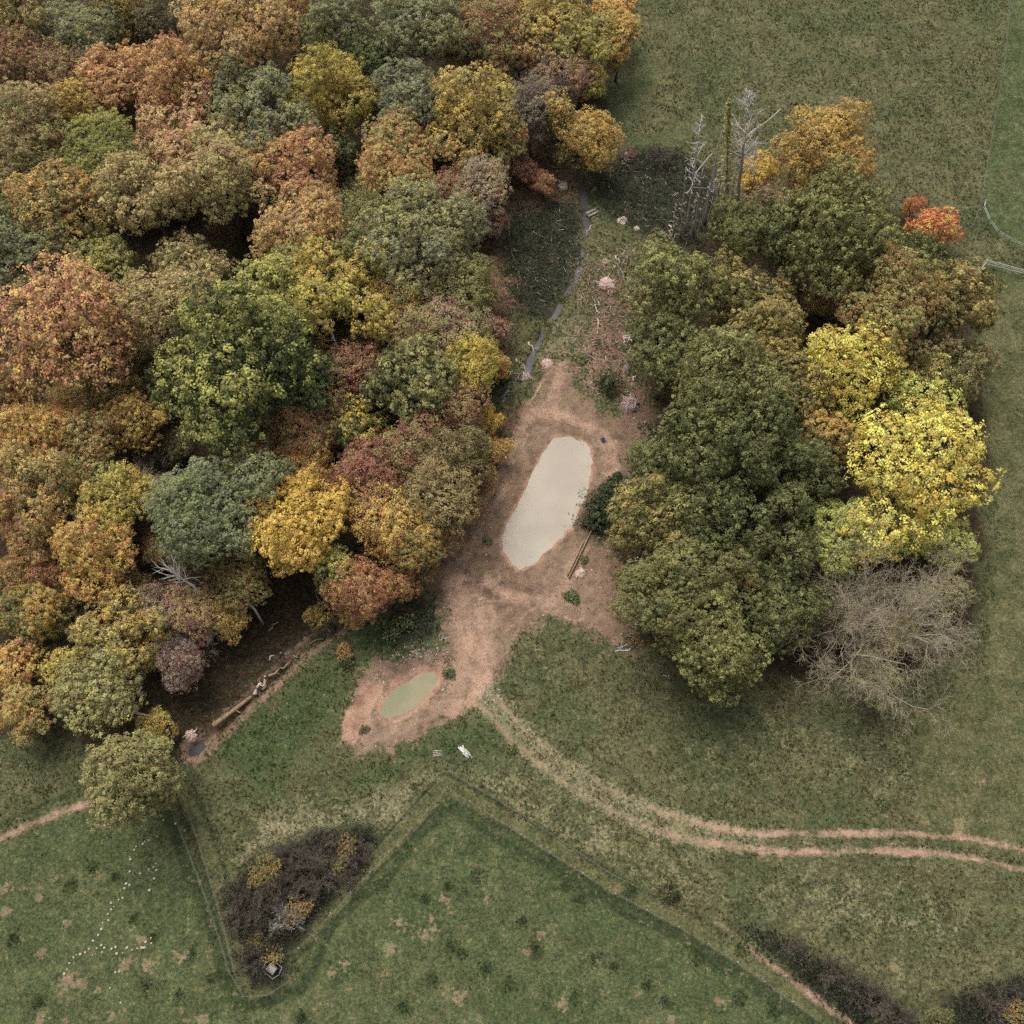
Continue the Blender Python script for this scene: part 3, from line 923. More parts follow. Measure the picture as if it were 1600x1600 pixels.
PR['shrub'] = [crown_proto(f"shrub_{s}", 320 + s, 1.5, 1.1, nl=n, vs=.7, lobe=(.30, .55), clump=.28, leaf=.16, K=18, thin=.2, inner=.4, low=-.2, ragged=.6) for s, n in ((0, 9), (1, 10), (2, 8))]
PR['weed'] = [crown_proto(f"weed_{s}", 335 + s, 1.3, 0.2, nl=n, vs=.2, lobe=(.12, .36), clump=.17, leaf=.15, K=10, thin=.5, inner=.4, low=-.1, ragged=.9, spread=.7) for s, n in ((0, 9), (1, 12), (2, 10), (3, 14))]
PR['birch'] = [crown_proto("birch_tall", 350, 4.0, 9.0, vs=1.9, nl=30, lobe=(.24, .40), clump=.42, leaf=.19, K=26, gap=1.6, thin=.15, inner=.4, low=-.8, spread=.64)]
PR['slim'] = [crown_proto("slim_birch", 351, 1.5, 8.5, vs=2.4, nl=16, lobe=(.35, .55), clump=.34, leaf=.17, K=16, thin=.25, inner=.35, low=-.8, spread=.55)]
PR['bareL'] = [branch_proto("bare_spreading", 400, 12.0, 9.0, nstem=9, levels=5, r0=.5, twig=.013)]
PR['bareM'] = [branch_proto(f"bare_medium_{s}", 410 + s, 8.0, 3.4, nstem=6, levels=4, r0=.16, twig=.022, spread=.7, up=.6) for s in (0, 1)]
PR['bareS'] = [branch_proto(f"bare_small_{s}", 420 + s, 3.2, 2.0, nstem=7, levels=4, r0=.06, twig=.016, spread=.7, up=.5) for s in (0, 1)]

C = dict(sage=(122, 126, 98), grey=(112, 110, 90), olive=(116, 112, 70), dkgreen=(64, 74, 48), green=(90, 100, 62), ygreen=(148, 142, 70), yellow=(216, 180, 80),
         gold=(186, 148, 72), orange=(184, 134, 80), salmon=(182, 130, 100), tan=(176, 148, 102), brown=(130, 104, 74), red=(146, 94, 78), maroon=(124, 78, 70),
         mauve=(130, 116, 108), pink=(164, 126, 112), lemon=(226, 206, 92), pale=(174, 180, 98), rust=(168, 112, 70), bronze=(148, 120, 70), dolive=(84, 84, 52),
         scarlet=(206, 106, 70), greybark=(156, 144, 120), silver=(164, 160, 146), black=(52, 54, 42), dkbrown=(100, 84, 64), khaki=(140, 130, 82), golive=(94, 98, 58), gdark=(78, 82, 50), gkhaki=(122, 118, 70), thorn=(104, 95, 84))
GAIN = 1.72


BASE = (112, 102, 64)                              # the green-brown every turning crown still carries


def lc(n):
    k0 = 0.10 if n in ('orange', 'salmon', 'rust', 'red', 'maroon', 'gold', 'tan', 'sage', 'grey') else 0.0
    c = [v * GAIN for v in lin([a * (1 - k0) + b * k0 for a, b in zip(C[n], BASE)])]
    k = min(1.0, 0.78 / max(c))
    return tuple(v * k for v in c)


trng = np.random.RandomState(5)
COUNT = {}
RK = dict(oakL=1.12, oakM=1.15, oakS=1.14, fineM=1.16, fineS=1.10, sparse=1.05, ashL=0.98)


def tree(px, py, rpx, style, c1, c2, mx, name, label, cat="tree", group=None, hk=1.0, sq=1.0):
    """a tree whose crown centre shows at the photo pixel with that radius; stands on the ground below it"""
    ps = PR[style]
    k = COUNT.get(style, int(trng.randint(9)))
    COUNT[style] = k + 1
    p = ps[k % len(ps)]
    s = 1.0
    for _ in range(4):
        z = p['hc'] * s * hk
        pos = at(px, py, z)
        s = rpx * RK.get(style, 1.0) * depth_at(pos) / FPX / p['R']
    root = bpy.data.objects.new(name, None)
    COL.objects.link(root)
    root.empty_display_size = 0.5
    root.location = (pos.x, pos.y, gz(pos.x, pos.y))
    tl = 0.0 if style in ('shrub', 'weed') else 0.10
    root.rotation_euler = (float(trng.uniform(-tl, tl)), float(trng.uniform(-tl, tl)), float(trng.uniform(0, 6.28)))
    hk = hk * (1.0 if style in ('shrub', 'weed', 'birch', 'slim', 'bareL') else 1.22 if style == 'bareM' else float(trng.uniform(0.88, 1.14)))
    root.scale = (s, s * sq * float(trng.uniform(0.82, 1.18)), s * hk)
    root["label"], root["category"] = label, cat
    if group:
        root["group"] = group
    bare = style.startswith("bare")
    tk = link("trunk", p['trunk'], root)
    if 'limbs' in p:
        link("limbs", p['limbs'], tk)
    c = link("branches" if bare else "crown", p['crown'], root)
    c["col1"] = lc(c1)
    c["col2"] = lc(c2)
    c["mixv"] = float(mx)
    c["fresh"] = lc({"lemon": "pale", "pale": "green", "yellow": "gold", "scarlet": "gold"}.get(c1, "olive"))
    c["under"] = tuple(0.62 * v for v in lc("brown" if c1 in ("orange", "salmon", "gold", "rust", "red", "tan", "bronze") else c1))
    return root


W = "woodland crowns west of the pond"
G = "grove east of the pond"
TREES = [
    # the wood, top rows
    (45, 28, 46, 'oakM', 'olive', 'tan', .45, 'oak_tree', "olive and tan crown in the very top left corner"),
    (130, 45, 56, 'oakL', 'sage', 'olive', .35, 'oak_tree', "grey-green crown directly above the mauve leafless tree, top left"),
    (92, 100, 46, 'bareM', 'mauve', 'mauve', .5, 'bare_tree', "mauve twiggy leafless tree below the grey-green crown, top left"),
    (98, 112, 42, 'fineM', 'maroon', 'brown', .6, 'hazel_tree', "dull maroon-brown low crown wrapped around the mauve leafless tree"),
    (195, 28, 36, 'fineM', 'dolive', 'bronze', .4, 'hazel_tree', "dark yellow-olive understorey tree in the top gap left of the tan crown"),
    (250, 40, 38, 'fineM', 'dkbrown', 'grey', .5, 'hazel_tree', "dark grey-brown understorey tree in the top gap beside the tan crown"),
    (362, 48, 74, 'oakL', 'tan', 'orange', .45, 'oak_tree', "broad tan-orange crown at the top edge, upper left"),
    (12, 108, 40, 'oakM', 'red', 'brown', .5, 'oak_tree', "red-brown crown cut by the left edge near the top"),
    (196, 122, 48, 'oakM', 'orange', 'salmon', .4, 'oak_tree', "orange crown touching the larger salmon crown's left side"),
    (285, 115, 62, 'oakL', 'salmon', 'orange', .5, 'oak_tree', "salmon-orange crown below the tan crown at the top edge"),
    (45, 190, 52, 'oakM', 'tan', 'olive', .45, 'oak_tree', "tan and olive crown at the left edge below the mauve leafless tree"),
    (112, 172, 40, 'oakM', 'tan', 'gold', .5, 'oak_tree', "small tan-gold crown between the orange crown and the left edge tan crown"),
    (158, 242, 64, 'oakL', 'ygreen', 'green', .4, 'oak_tree', "yellow-green round crown in the upper left wood"),
    (285, 200, 56, 'oakM', 'salmon', 'tan', .45, 'oak_tree', "salmon-pink crown right of the yellow-green round crown"),
    (238, 250, 42, 'oakM', 'olive', 'salmon', .4, 'oak_tree', "olive crown flecked with salmon, right of the yellow-green round crown"),
    (350, 285, 72, 'oakL', 'tan', 'khaki', .5, 'oak_tree', "broad pale tan crown below the salmon-pink crown"),
    (42, 275, 62, 'oakL', 'olive', 'brown', .5, 'oak_tree', "olive-brown crown at the left edge beside the yellow-green round crown"),
    (105, 345, 60, 'oakM', 'olive', 'orange', .4, 'oak_tree', "olive crown with orange flecks below the yellow-green round crown"),
    (18, 362, 46, 'oakM', 'olive', 'green', .5, 'oak_tree', "plain olive crown at the left edge above the pink-orange spreading crown"),
    (242, 335, 62, 'oakM', 'khaki', 'tan', .5, 'oak_tree', "khaki-tan crown left of the broad pale tan crown"),
    (392, 125, 48, 'oakM', 'grey', 'olive', .4, 'oak_tree', "grey-olive crown between the salmon-orange crown and the tall yellow-topped crown"),
    (415, 200, 58, 'oakM', 'sage', 'olive', .3, 'oak_tree', "sage green crown left of the tall yellow-topped crown"),
    (445, 22, 42, 'fineM', 'rust', 'dkgreen', .5, 'larch_tree', "rusty gold tree at the top edge right of the broad tan-orange crown"),
    (530, 50, 50, 'oakM', 'sage', 'olive', .35, 'oak_tree', "rounded sage crown at the top between rusty gold and large olive trees"),
    (595, 100, 38, 'oakM', 'dkgreen', 'green', .4, 'oak_tree', "dark green crown tucked under the large olive crown near the top"),
    (648, 58, 64, 'oakL', 'olive', 'sage', .5, 'oak_tree', "large olive crown at the top edge, upper middle"),
    (712, 65, 30, 'oakS', 'orange', 'gold', .4, 'oak_tree', "narrow orange crown on the large olive crown's right flank"),
    (525, 138, 66, 'oakL', 'ygreen', 'gold', .4, 'oak_tree', "tall yellow-topped green crown above the round orange crown"),
    (632, 165, 46, 'oakM', 'sage', 'grey', .4, 'oak_tree', "grey-sage crown right of the tall yellow-topped crown"),
    (615, 245, 63, 'oakL', 'orange', 'khaki', .45, 'oak_tree', "round orange crown standing clear in the upper middle wood"),
    (458, 262, 68, 'oakL', 'salmon', 'orange', .5, 'oak_tree', "red-salmon topped crown left of the round orange crown"),
    (478, 350, 70, 'oakL', 'tan', 'orange', .4, 'oak_tree', "tan-orange crown just below the red-salmon topped crown"),
    (565, 355, 42, 'fineM', 'khaki', 'dolive', .5, 'hazel_tree', "low yellow-olive tree below the round orange crown"),
    (530, 245, 30, 'oakS', 'dkgreen', 'dolive', .5, 'oak_tree', "small dark green crown squeezed left of the round orange crown"),
    (668, 375, 84, 'oakL', 'sage', 'khaki', .5, 'oak_tree', "very broad sage-olive crown left of the dark bramble bank"),
    (748, 168, 68, 'oakL', 'khaki', 'gold', .5, 'oak_tree', "gold and khaki crown right of the grey-sage crown"),
    (758, 78, 44, 'fineM', 'red', 'olive', .4, 'hazel_tree', "reddish fine-leaved tree above the gold and khaki crown"),
    (805, 92, 38, 'oakM', 'orange', 'tan', .4, 'oak_tree', "orange crown right of the reddish fine-leaved tree, near the top"),
    (757, 18, 34, 'fineM', 'dolive', 'brown', .5, 'hazel_tree', "olive-brown small tree at the top edge above the reddish tree"),
    (705, 18, 30, 'fineM', 'grey', 'olive', .5, 'hazel_tree', "grey-olive small tree at the top edge beside the large olive crown"),
    (865, 35, 52, 'oakM', 'khaki', 'gold', .4, 'oak_tree', "khaki-gold crown at the top edge near the wood's right side"),
    (908, 82, 40, 'oakM', 'ygreen', 'khaki', .4, 'oak_tree', "yellow-green crown hanging over the top meadow's left side"),
    (952, 18, 28, 'oakS', 'gold', 'orange', .4, 'oak_tree', "small gold crown at the top edge beside the meadow"),
    (968, 62, 34, 'oakS', 'gold', 'bronze', .5, 'oak_tree', "deep gold crown furthest into the top meadow"),
    (925, 128, 25, 'oakS', 'gold', 'ygreen', .5, 'oak_tree', "lowest small gold crown at the meadow's left side"),
    (862, 98, 44, 'bareM', 'pink', 'mauve', .5, 'bare_tree', "pinkish leafless tree behind the yellow-green crown by the meadow"),
    (868, 120, 38, 'fineM', 'mauve', 'red', .5, 'hazel_tree', "mauve fine-leaved tree beneath the pinkish leafless tree"),
    (882, 172, 20, 'slim', 'khaki', 'gold', .5, 'birch_tree', "slim yellow birch with bare stem above the stream's head"),
    (871, 205, 13, 'slim', 'dolive', 'khaki', .5, 'birch_tree', "shorter olive birch close to the left of the slim yellow birch"),
    (932, 215, 34, 'fineM', 'bronze', 'gold', .5, 'hazel_tree', "bronze bushy tree right of the slim yellow birch"),
    (908, 235, 22, 'fineS', 'dolive', 'bronze', .5, 'hazel_tree', "low olive bush between the slim birch and the bronze bushy tree"),
    (832, 185, 38, 'fineM', 'mauve', 'dkbrown', .5, 'hazel_tree', "dark mauve understorey tree right of the gold and khaki crown"),
    (800, 225, 28, 'oakS', 'gold', 'khaki', .4, 'oak_tree', "small gold crown under the gold and khaki crown"),
    (755, 285, 42, 'fineM', 'tan', 'mauve', .5, 'hazel_tree', "tan-mauve fading tree above the dark bramble bank"),
    (712, 312, 34, 'fineM', 'red', 'brown', .4, 'hazel_tree', "dusky red tree right of the round orange crown's foot"),
    (735, 262, 28, 'bareM', 'mauve', 'mauve', .5, 'bare_tree', "slim mauve leafless tree beside the tan-mauve fading tree"),
    # the wood, middle rows
    (28, 432, 56, 'oakM', 'grey', 'green', .4, 'oak_tree', "grey-green crown at the left edge above the pink-orange spreading crown"),
    (88, 525, 98, 'sparse', 'salmon', 'orange', .5, 'oak_tree', "large pink-orange spreading crown at the left edge"),
    (60, 490, 70, 'bareM', 'greybark', 'greybark', .5, 'bare_tree', "leafless grey-branched tree within the pink-orange spreading crown"),
    (172, 440, 50, 'oakM', 'ygreen', 'olive', .45, 'oak_tree', "yellow-olive crown right of the pink-orange spreading crown"),
    (265, 485, 82, 'sparse', 'tan', 'khaki', .45, 'oak_tree', "open tan crown with pale limbs above the dark green crown"),
    (300, 430, 48, 'oakM', 'olive', 'tan', .5, 'oak_tree', "olive-tan crown below the broad pale tan crown"),
    (208, 665, 42, 'oakM', 'bronze', 'gold', .4, 'oak_tree', "bronze crown left of the dark green crown with yellow top"),
    (180, 610, 36, 'fineM', 'dolive', 'bronze', .5, 'hazel_tree', "dim bronze-olive tree in the dark gap above the bronze crown"),
    (60, 680, 62, 'oakL', 'orange', 'gold', .5, 'oak_tree', "bright orange crown at the left edge, middle"),
    (145, 705, 44, 'oakM', 'orange', 'khaki', .4, 'oak_tree', "small orange crown right of the bright orange crown"),
    (55, 762, 56, 'oakM', 'khaki', 'orange', .4, 'oak_tree', "khaki and orange crown below the bright orange left-edge crown"),
    (140, 765, 40, 'oakM', 'green', 'khaki', .45, 'oak_tree', "green-khaki crown below the small orange crown"),
    (14, 620, 34, 'fineM', 'rust', 'dolive', .5, 'hazel_tree', "rusty dim tree at the left edge under the pink-orange spreading crown"),
    (372, 592, 114, 'oakL', 'dkgreen', 'ygreen', .33, 'oak_tree', "huge dark green crown splashed with yellow in the wood's middle"),
    (448, 600, 58, 'oakM', 'dkgreen', 'green', .3, 'oak_tree', "dark green crown on the huge crown's right side"),
    (240, 752, 32, 'bareM', 'mauve', 'mauve', .5, 'bare_tree', "mauve leafless tree left of the sage green dome"),
    (236, 775, 26, 'fineM', 'mauve', 'brown', .5, 'hazel_tree', "mauve-brown bush at the foot of the sage green dome"),
    (332, 782, 90, 'oakL', 'sage', 'green', .45, 'oak_tree', "sage green dome below the huge dark green crown"),
    (186, 795, 52, 'oakM', 'ygreen', 'gold', .4, 'oak_tree', "yellow-green crown left of the sage green dome"),
    (18, 808, 40, 'oakM', 'red', 'orange', .4, 'oak_tree', "red-orange crown at the left edge below the khaki and orange crown"),
    (440, 435, 58, 'oakM', 'olive', 'ygreen', .5, 'oak_tree', "olive-yellow crown above the huge dark green crown's right shoulder"),
    (520, 450, 66, 'oakM', 'ygreen', 'gold', .4, 'oak_tree', "yellow-green crown above the black opening in the wood"),
    (560, 410, 42, 'oakM', 'olive', 'green', .4, 'oak_tree', "olive crown left of the very broad sage-olive crown"),
    (552, 590, 44, 'fineM', 'maroon', 'red', .4, 'hazel_tree', "maroon tree right of the huge dark green crown"),
    (520, 640, 34, 'fineM', 'maroon', 'brown', .5, 'hazel_tree', "dull maroon-brown tree below the maroon tree"),
    (612, 480, 48, 'fineM', 'gold', 'dolive', .5, 'hazel_tree', "golden understorey tree below the very broad sage-olive crown"),
    (665, 485, 42, 'bareM', 'silver', 'silver', .5, 'bare_tree', "silvery grey leafless tree below the very broad sage-olive crown"),
    (668, 500, 38, 'fineM', 'grey', 'khaki', .4, 'willow_tree', "grey-green thin tree beneath the silvery leafless tree"),
    (722, 445, 46, 'fineM', 'khaki', 'olive', .5, 'hazel_tree', "khaki fine-leaved tree beside the red bank by the brambles"),
    (712, 520, 44, 'fineM', 'pink', 'olive', .5, 'hazel_tree', "pinkish thin tree at the wood's right side above the yellow tree"),
    (648, 538, 40, 'fineM', 'tan', 'olive', .5, 'hazel_tree', "tan-topped tree right of the black opening"),
    (645, 612, 54, 'oakM', 'dkgreen', 'khaki', .45, 'oak_tree', "mottled green-khaki crown right of the maroon tree"),
    (738, 590, 42, 'fineM', 'ygreen', 'yellow', .5, 'hazel_tree', "bright yellow-green tree at the wood edge above the pond track"),
    (712, 648, 42, 'fineM', 'red', 'brown', .5, 'hazel_tree', "red-brown tree below the bright yellow-green edge tree"),
    (765, 662, 22, 'fineS', 'yellow', 'gold', .4, 'hazel_tree', "small golden yellow bush on the wood edge left of the pond's top"),
    (560, 672, 34, 'oakS', 'dkgreen', 'yellow', .3, 'oak_tree', "dark green tree with a yellow top below the maroon trees"),
    (470, 685, 40, 'fineM', 'rust', 'dkbrown', .5, 'hazel_tree', "rusty brown understorey tree right of the huge dark green crown's base"),
    (652, 705, 52, 'fineM', 'red', 'olive', .45, 'hazel_tree', "red and olive tree below the mottled green-khaki crown"),
    (565, 748, 46, 'fineM', 'maroon', 'red', .5, 'hazel_tree', "deep red tree above the orange-yellow trees near the wood's lower edge"),
    (482, 722, 42, 'fineM', 'gold', 'rust', .5, 'hazel_tree', "golden orange tree above the bright yellow ball crown"),
    (432, 735, 34, 'fineM', 'salmon', 'rust', .4, 'hazel_tree', "salmon-red tree right of the sage green dome"),
    (715, 715, 44, 'fineM', 'dolive', 'brown', .5, 'hazel_tree', "olive-brown tree on the wood edge left of the pond"),
    (690, 770, 46, 'fineM', 'khaki', 'brown', .5, 'hazel_tree', "khaki-brown tree on the wood edge above the leaf-strewn bank"),
    (466, 822, 66, 'oakL', 'yellow', 'gold', .4, 'oak_tree', "bright yellow ball crown near the wood's lower edge"),
    (600, 800, 52, 'fineM', 'orange', 'gold', .5, 'hazel_tree', "orange-gold tree right of the bright yellow ball crown"),
    (640, 835, 44, 'oakM', 'gold', 'dolive', .5, 'oak_tree', "gold and dark olive crown at the wood edge facing the clearing"),
    (535, 890, 34, 'oakS', 'ygreen', 'khaki', .4, 'oak_tree', "small yellow-green crown at the bright yellow ball's lower right"),
    (568, 922, 40, 'fineM', 'red', 'rust', .5, 'hazel_tree', "dusty red bush at the ditch's upper end"),
    (620, 915, 26, 'fineS', 'red', 'rust', .5, 'hazel_tree', "small red bush right of the dusty red bush"),
    (548, 968, 14, 'fineS', 'gold', 'bronze', .4, 'hazel_tree', "tiny gold bush beside the ditch's upper end"),
    (500, 968, 16, 'fineS', 'dolive', 'gold', .4, 'hazel_tree', "tiny olive bush beside the ditch below the dusty red bush"),
    # the wood, lower left
    (155, 882, 66, 'oakL', 'orange', 'gold', .45, 'oak_tree', "large bright orange crown in the lower left wood"),
    (60, 835, 44, 'oakM', 'orange', 'brown', .45, 'oak_tree', "orange-brown crown left of the large bright orange crown"),
    (65, 905, 30, 'fineM', 'rust', 'red', .5, 'hazel_tree', "rusty red tree under the orange-brown crown"),
    (18, 905, 36, 'fineM', 'olive', 'rust', .5, 'hazel_tree', "olive and rust tree at the left edge below the red-orange crown"),
    (15, 960, 38, 'oakM', 'gold', 'green', .45, 'oak_tree', "gold-green crown at the left edge, lower wood"),
    (62, 975, 34, 'oakS', 'gold', 'dolive', .5, 'oak_tree', "gold and dark olive crown right of the gold-green left-edge crown"),
    (120, 990, 34, 'bareM', 'greybark', 'greybark', .5, 'bare_tree', "grey leafless tree below the large bright orange crown"),
    (192, 995, 50, 'oakM', 'khaki', 'gold', .4, 'oak_tree', "khaki-gold crown right of the grey leafless tree"),
    (12, 1035, 34, 'oakS', 'orange', 'gold', .4, 'oak_tree', "orange crown cut by the left edge, lowest of the bright ones"),
    (42, 1105, 36, 'oakM', 'gold', 'khaki', .4, 'oak_tree', "gold crown hanging over the dark lower left meadow"),
    (110, 1045, 30, 'oakS', 'ygreen', 'gold', .4, 'oak_tree', "yellow-green crown between the gold crown and the big khaki one"),
    (150, 1085, 58, 'oakM', 'olive', 'khaki', .5, 'oak_tree', "olive crown with a dead limb above the lone pasture tree"),
    (290, 925, 46, 'bareM', 'pink', 'mauve', .5, 'bare_tree', "pinkish leafless tree around the white dead tree"),
    (298, 960, 40, 'fineM', 'pink', 'bronze', .5, 'hazel_tree', "pink-bronze thin tree below the white dead tree"),
    (378, 905, 42, 'oakM', 'bronze', 'dolive', .5, 'oak_tree', "bronze-olive crown left of the bright yellow ball crown"),
    (355, 968, 26, 'fineS', 'gold', 'bronze', .4, 'hazel_tree', "small gold bush below the bronze-olive crown"),
    (300, 1025, 38, 'bareM', 'mauve', 'mauve', .5, 'bare_tree', "purple leafless shrub above the ditch"),
    (285, 1035, 28, 'fineM', 'maroon', 'mauve', .5, 'hazel_tree', "plum-coloured bush above the ditch"),
    (255, 1010, 22, 'fineS', 'gold', 'olive', .4, 'hazel_tree', "small gold-olive bush right of the khaki-gold crown"),
    (240, 950, 32, 'fineM', 'brown', 'mauve', .5, 'hazel_tree', "brown thin tree right of the large bright orange crown"),
    (248, 1138, 26, 'fineS', 'gold', 'ygreen', .4, 'hazel_tree', "gold bush beside the lone pasture tree, above it"),
    (192, 1212, 64, 'oakM', 'khaki', 'olive', .45, 'oak_tree', "lone khaki tree at the pasture's top left corner"),
    (255, 1228, 30, 'oakS', 'olive', 'khaki', .4, 'oak_tree', "smaller olive crown on the lone pasture tree's right side"),
    # around the upper clearing
    (1288, 232, 60, 'birch', 'gold', 'bronze', .45, 'birch_tree', "tall mustard gold tree standing alone in the top right meadow"),
    (1182, 266, 25, 'fineS', 'yellow', 'gold', .4, 'hazel_tree', "bright yellow round bush left of the tall mustard gold tree"),
    (1196, 316, 36, 'bareS', 'pink', 'red', .5, 'bare_tree', "pink leafless bush at the grove's top edge"),
    (1200, 322, 30, 'fineS', 'pink', 'red', .5, 'hazel_tree', "pink fine-leaved bush at the foot of the pink leafless bush"),
    (1428, 320, 14, 'fineS', 'rust', 'scarlet', .5, 'cherry_tree', "small orange-red bush at the grove's top right, upper of two"),
    (1458, 350, 27, 'fineS', 'scarlet', 'rust', .4, 'cherry_tree', "scarlet bush at the grove's top right, larger of two"),
    # the grove east of the pond
    (1330, 372, 88, 'oakL', 'dolive', 'khaki', .4, 'oak_tree', "large dark olive dome at the grove's top right"),
    (1235, 365, 50, 'oakM', 'dolive', 'olive', .5, 'oak_tree', "dark olive crown left of the large dome at the grove's top"),
    (1168, 375, 46, 'oakM', 'olive', 'dolive', .5, 'oak_tree', "olive crown at the grove's top beside the fallen pale pole"),
    (1062, 455, 62, 'oakM', 'olive', 'khaki', .5, 'oak_tree', "olive-khaki crown at the grove's upper left edge"),
    (1040, 555, 56, 'oakM', 'dolive', 'olive', .5, 'oak_tree', "dark olive crown overhanging the cleared strip"),
    (1165, 460, 52, 'oakM', 'dolive', 'bronze', .35, 'oak_tree', "dark olive crown with gold tips in the upper grove"),
    (1205, 515, 58, 'oakM', 'khaki', 'bronze', .45, 'oak_tree', "khaki-gold crown in the grove's middle, left of the yellow crowns"),
    (1388, 495, 74, 'oakL', 'bronze', 'khaki', .5, 'oak_tree', "bronze dome above the bright yellow crowns"),
    (1475, 470, 54, 'oakM', 'dolive', 'bronze', .4, 'oak_tree', "dark olive crown at the grove's right edge below the scarlet bush"),
    (1475, 565, 50, 'oakM', 'dolive', 'brown', .4, 'oak_tree', "brown-olive crown at the grove's right edge beside the bronze dome"),
    (1420, 405, 44, 'oakM', 'dolive', 'green', .4, 'oak_tree', "dark green crown between the large dome and the scarlet bush"),
    (1155, 600, 84, 'oakL', 'dolive', 'khaki', .5, 'oak_tree', "broad olive crown with khaki tips above the dark green dome"),
    (1235, 610, 46, 'oakM', 'dolive', 'bronze', .4, 'oak_tree', "bronze-olive crown just left of the upper yellow crown"),
    (1330, 585, 80, 'ashL', 'lemon', 'yellow', .35, 'ash_tree', "bright lemon-yellow crown, uppermost of the yellow trees"),
    (1452, 620, 56, 'ashL', 'lemon', 'pale', .4, 'ash_tree', "yellow-green crown right of the uppermost lemon-yellow crown"),
    (1440, 720, 112, 'ashL', 'lemon', 'yellow', .4, 'ash_tree', "largest golden yellow crown at the grove's right edge"),
    (1328, 832, 68, 'ashL', 'pale', 'ygreen', .3, 'ash_tree', "pale green-yellow crown above the large bare tree"),
    (1462, 838, 58, 'ashL', 'pale', 'lemon', .3, 'ash_tree', "pale lemon crown between the largest yellow crown and the bare tree"),
    (1140, 718, 88, 'oakL', 'dkgreen', 'olive', .4, 'oak_tree', "dark green dome right of the pond"),
    (1245, 735, 66, 'oakL', 'dkgreen', 'dolive', .5, 'oak_tree', "dark green crown between the pond-side dome and the yellow trees"),
    (1290, 690, 36, 'oakS', 'gold', 'dolive', .4, 'oak_tree', "small gold crown hidden left of the largest yellow crown"),
    (1012, 815, 62, 'oakM', 'olive', 'bronze', .35, 'oak_tree', "olive crown with gold tips directly right of the pond"),
    (1100, 815, 64, 'oakM', 'dkgreen', 'olive', .4, 'oak_tree', "dark green crown below the pond-side dome"),
    (1035, 745, 48, 'oakM', 'green', 'olive', .5, 'oak_tree', "green crown at the grove edge right of the pond's top"),
    (1195, 845, 60, 'oakM', 'dkgreen', 'dolive', .5, 'oak_tree', "dark crown above the gold-tipped crown in the lower grove"),
    (1175, 905, 48, 'oakM', 'bronze', 'dolive', .5, 'oak_tree', "gold-bronze crown in the lower grove"),
    (1220, 950, 54, 'oakM', 'dolive', 'dkgreen', .4, 'oak_tree', "dark olive crown left of the large bare tree"),
    (1050, 935, 62, 'oakM', 'khaki', 'dolive', .5, 'oak_tree', "khaki-olive crown at the grove's lower left corner"),
    (1110, 990, 70, 'oakL', 'olive', 'khaki', .5, 'oak_tree', "olive crown at the grove's bottom edge over the meadow"),
    (1125, 1048, 44, 'oakM', 'dolive', 'khaki', .4, 'oak_tree', "lowest olive crown skirting the grove's bottom edge"),
    (1020, 900, 40, 'oakM', 'olive', 'bronze', .4, 'oak_tree', "bronze-olive crown overhanging the red leaf litter"),
    (1388, 985, 134, 'bareL', 'greybark', 'mauve', .5, 'bare_tree', "large leafless grey tree spreading at the grove's lower right"),
    (1375, 1068, 32, 'fineS', 'khaki', 'green', .4, 'hazel_tree', "green-yellow bush under the large leafless tree's lower side"),
    (1385, 985, 30, 'fineS', 'bronze', 'khaki', .5, 'hazel_tree', "bronze bush showing through the large leafless tree's middle"),
    (1315, 960, 26, 'fineS', 'dolive', 'brown', .5, 'hazel_tree', "dull olive bush beneath the leafless tree's left branches"),
    (1480, 935, 30, 'fineS', 'khaki', 'grey', .5, 'hazel_tree', "grey-khaki bush beneath the leafless tree's upper right branches"),
]
FRINGE = [(772, 700, 20, 'rust', 'gold', "rusty gold bush on the wood edge level with the pond's top"), (752, 742, 22, 'red', 'rust', "red-rust bush on the wood edge left of the pond"),
          (728, 790, 22, 'rust', 'brown', "rust-brown bush on the wood edge beside the earth track"), (700, 838, 22, 'red', 'brown', "red-brown bush on the wood edge above the bare bank"),
          (668, 880, 20, 'rust', 'dolive', "rusty olive bush at the wood edge's lower corner"), (775, 520, 20, 'red', 'pink', "dusty red bush right of the khaki fine-leaved tree"),
          (768, 462, 20, 'pink', 'red', "pinkish bush on the red bank below the brambles' left end"), (770, 575, 18, 'rust', 'gold', "rusty bush left of the stream's end"),
          (820, 262, 20, 'red', 'maroon', "red bush beside the stream's head"), (850, 285, 16, 'rust', 'red', "small rusty bush left of the stream's head"), (770, 350, 20, 'red', 'mauve', "dull red bush at the bramble bank's upper left")]
for x, y, r, a, b_, lab in FRINGE:
    TREES.append((x, y, r, 'fineS', a, b_, .5, 'edge_bush', lab, 'bush'))
for T in TREES:
    T = list(T)
    if T[0] > 940 and T[1] > 340 and T[3].startswith('oak'):          # the grove is greener than the wood
        T[4], T[5] = [dict(olive='golive', dolive='gdark', khaki='gkhaki', dkgreen='gdark', green='golive').get(c, c) for c in T[4:6]]
    tree(*T)

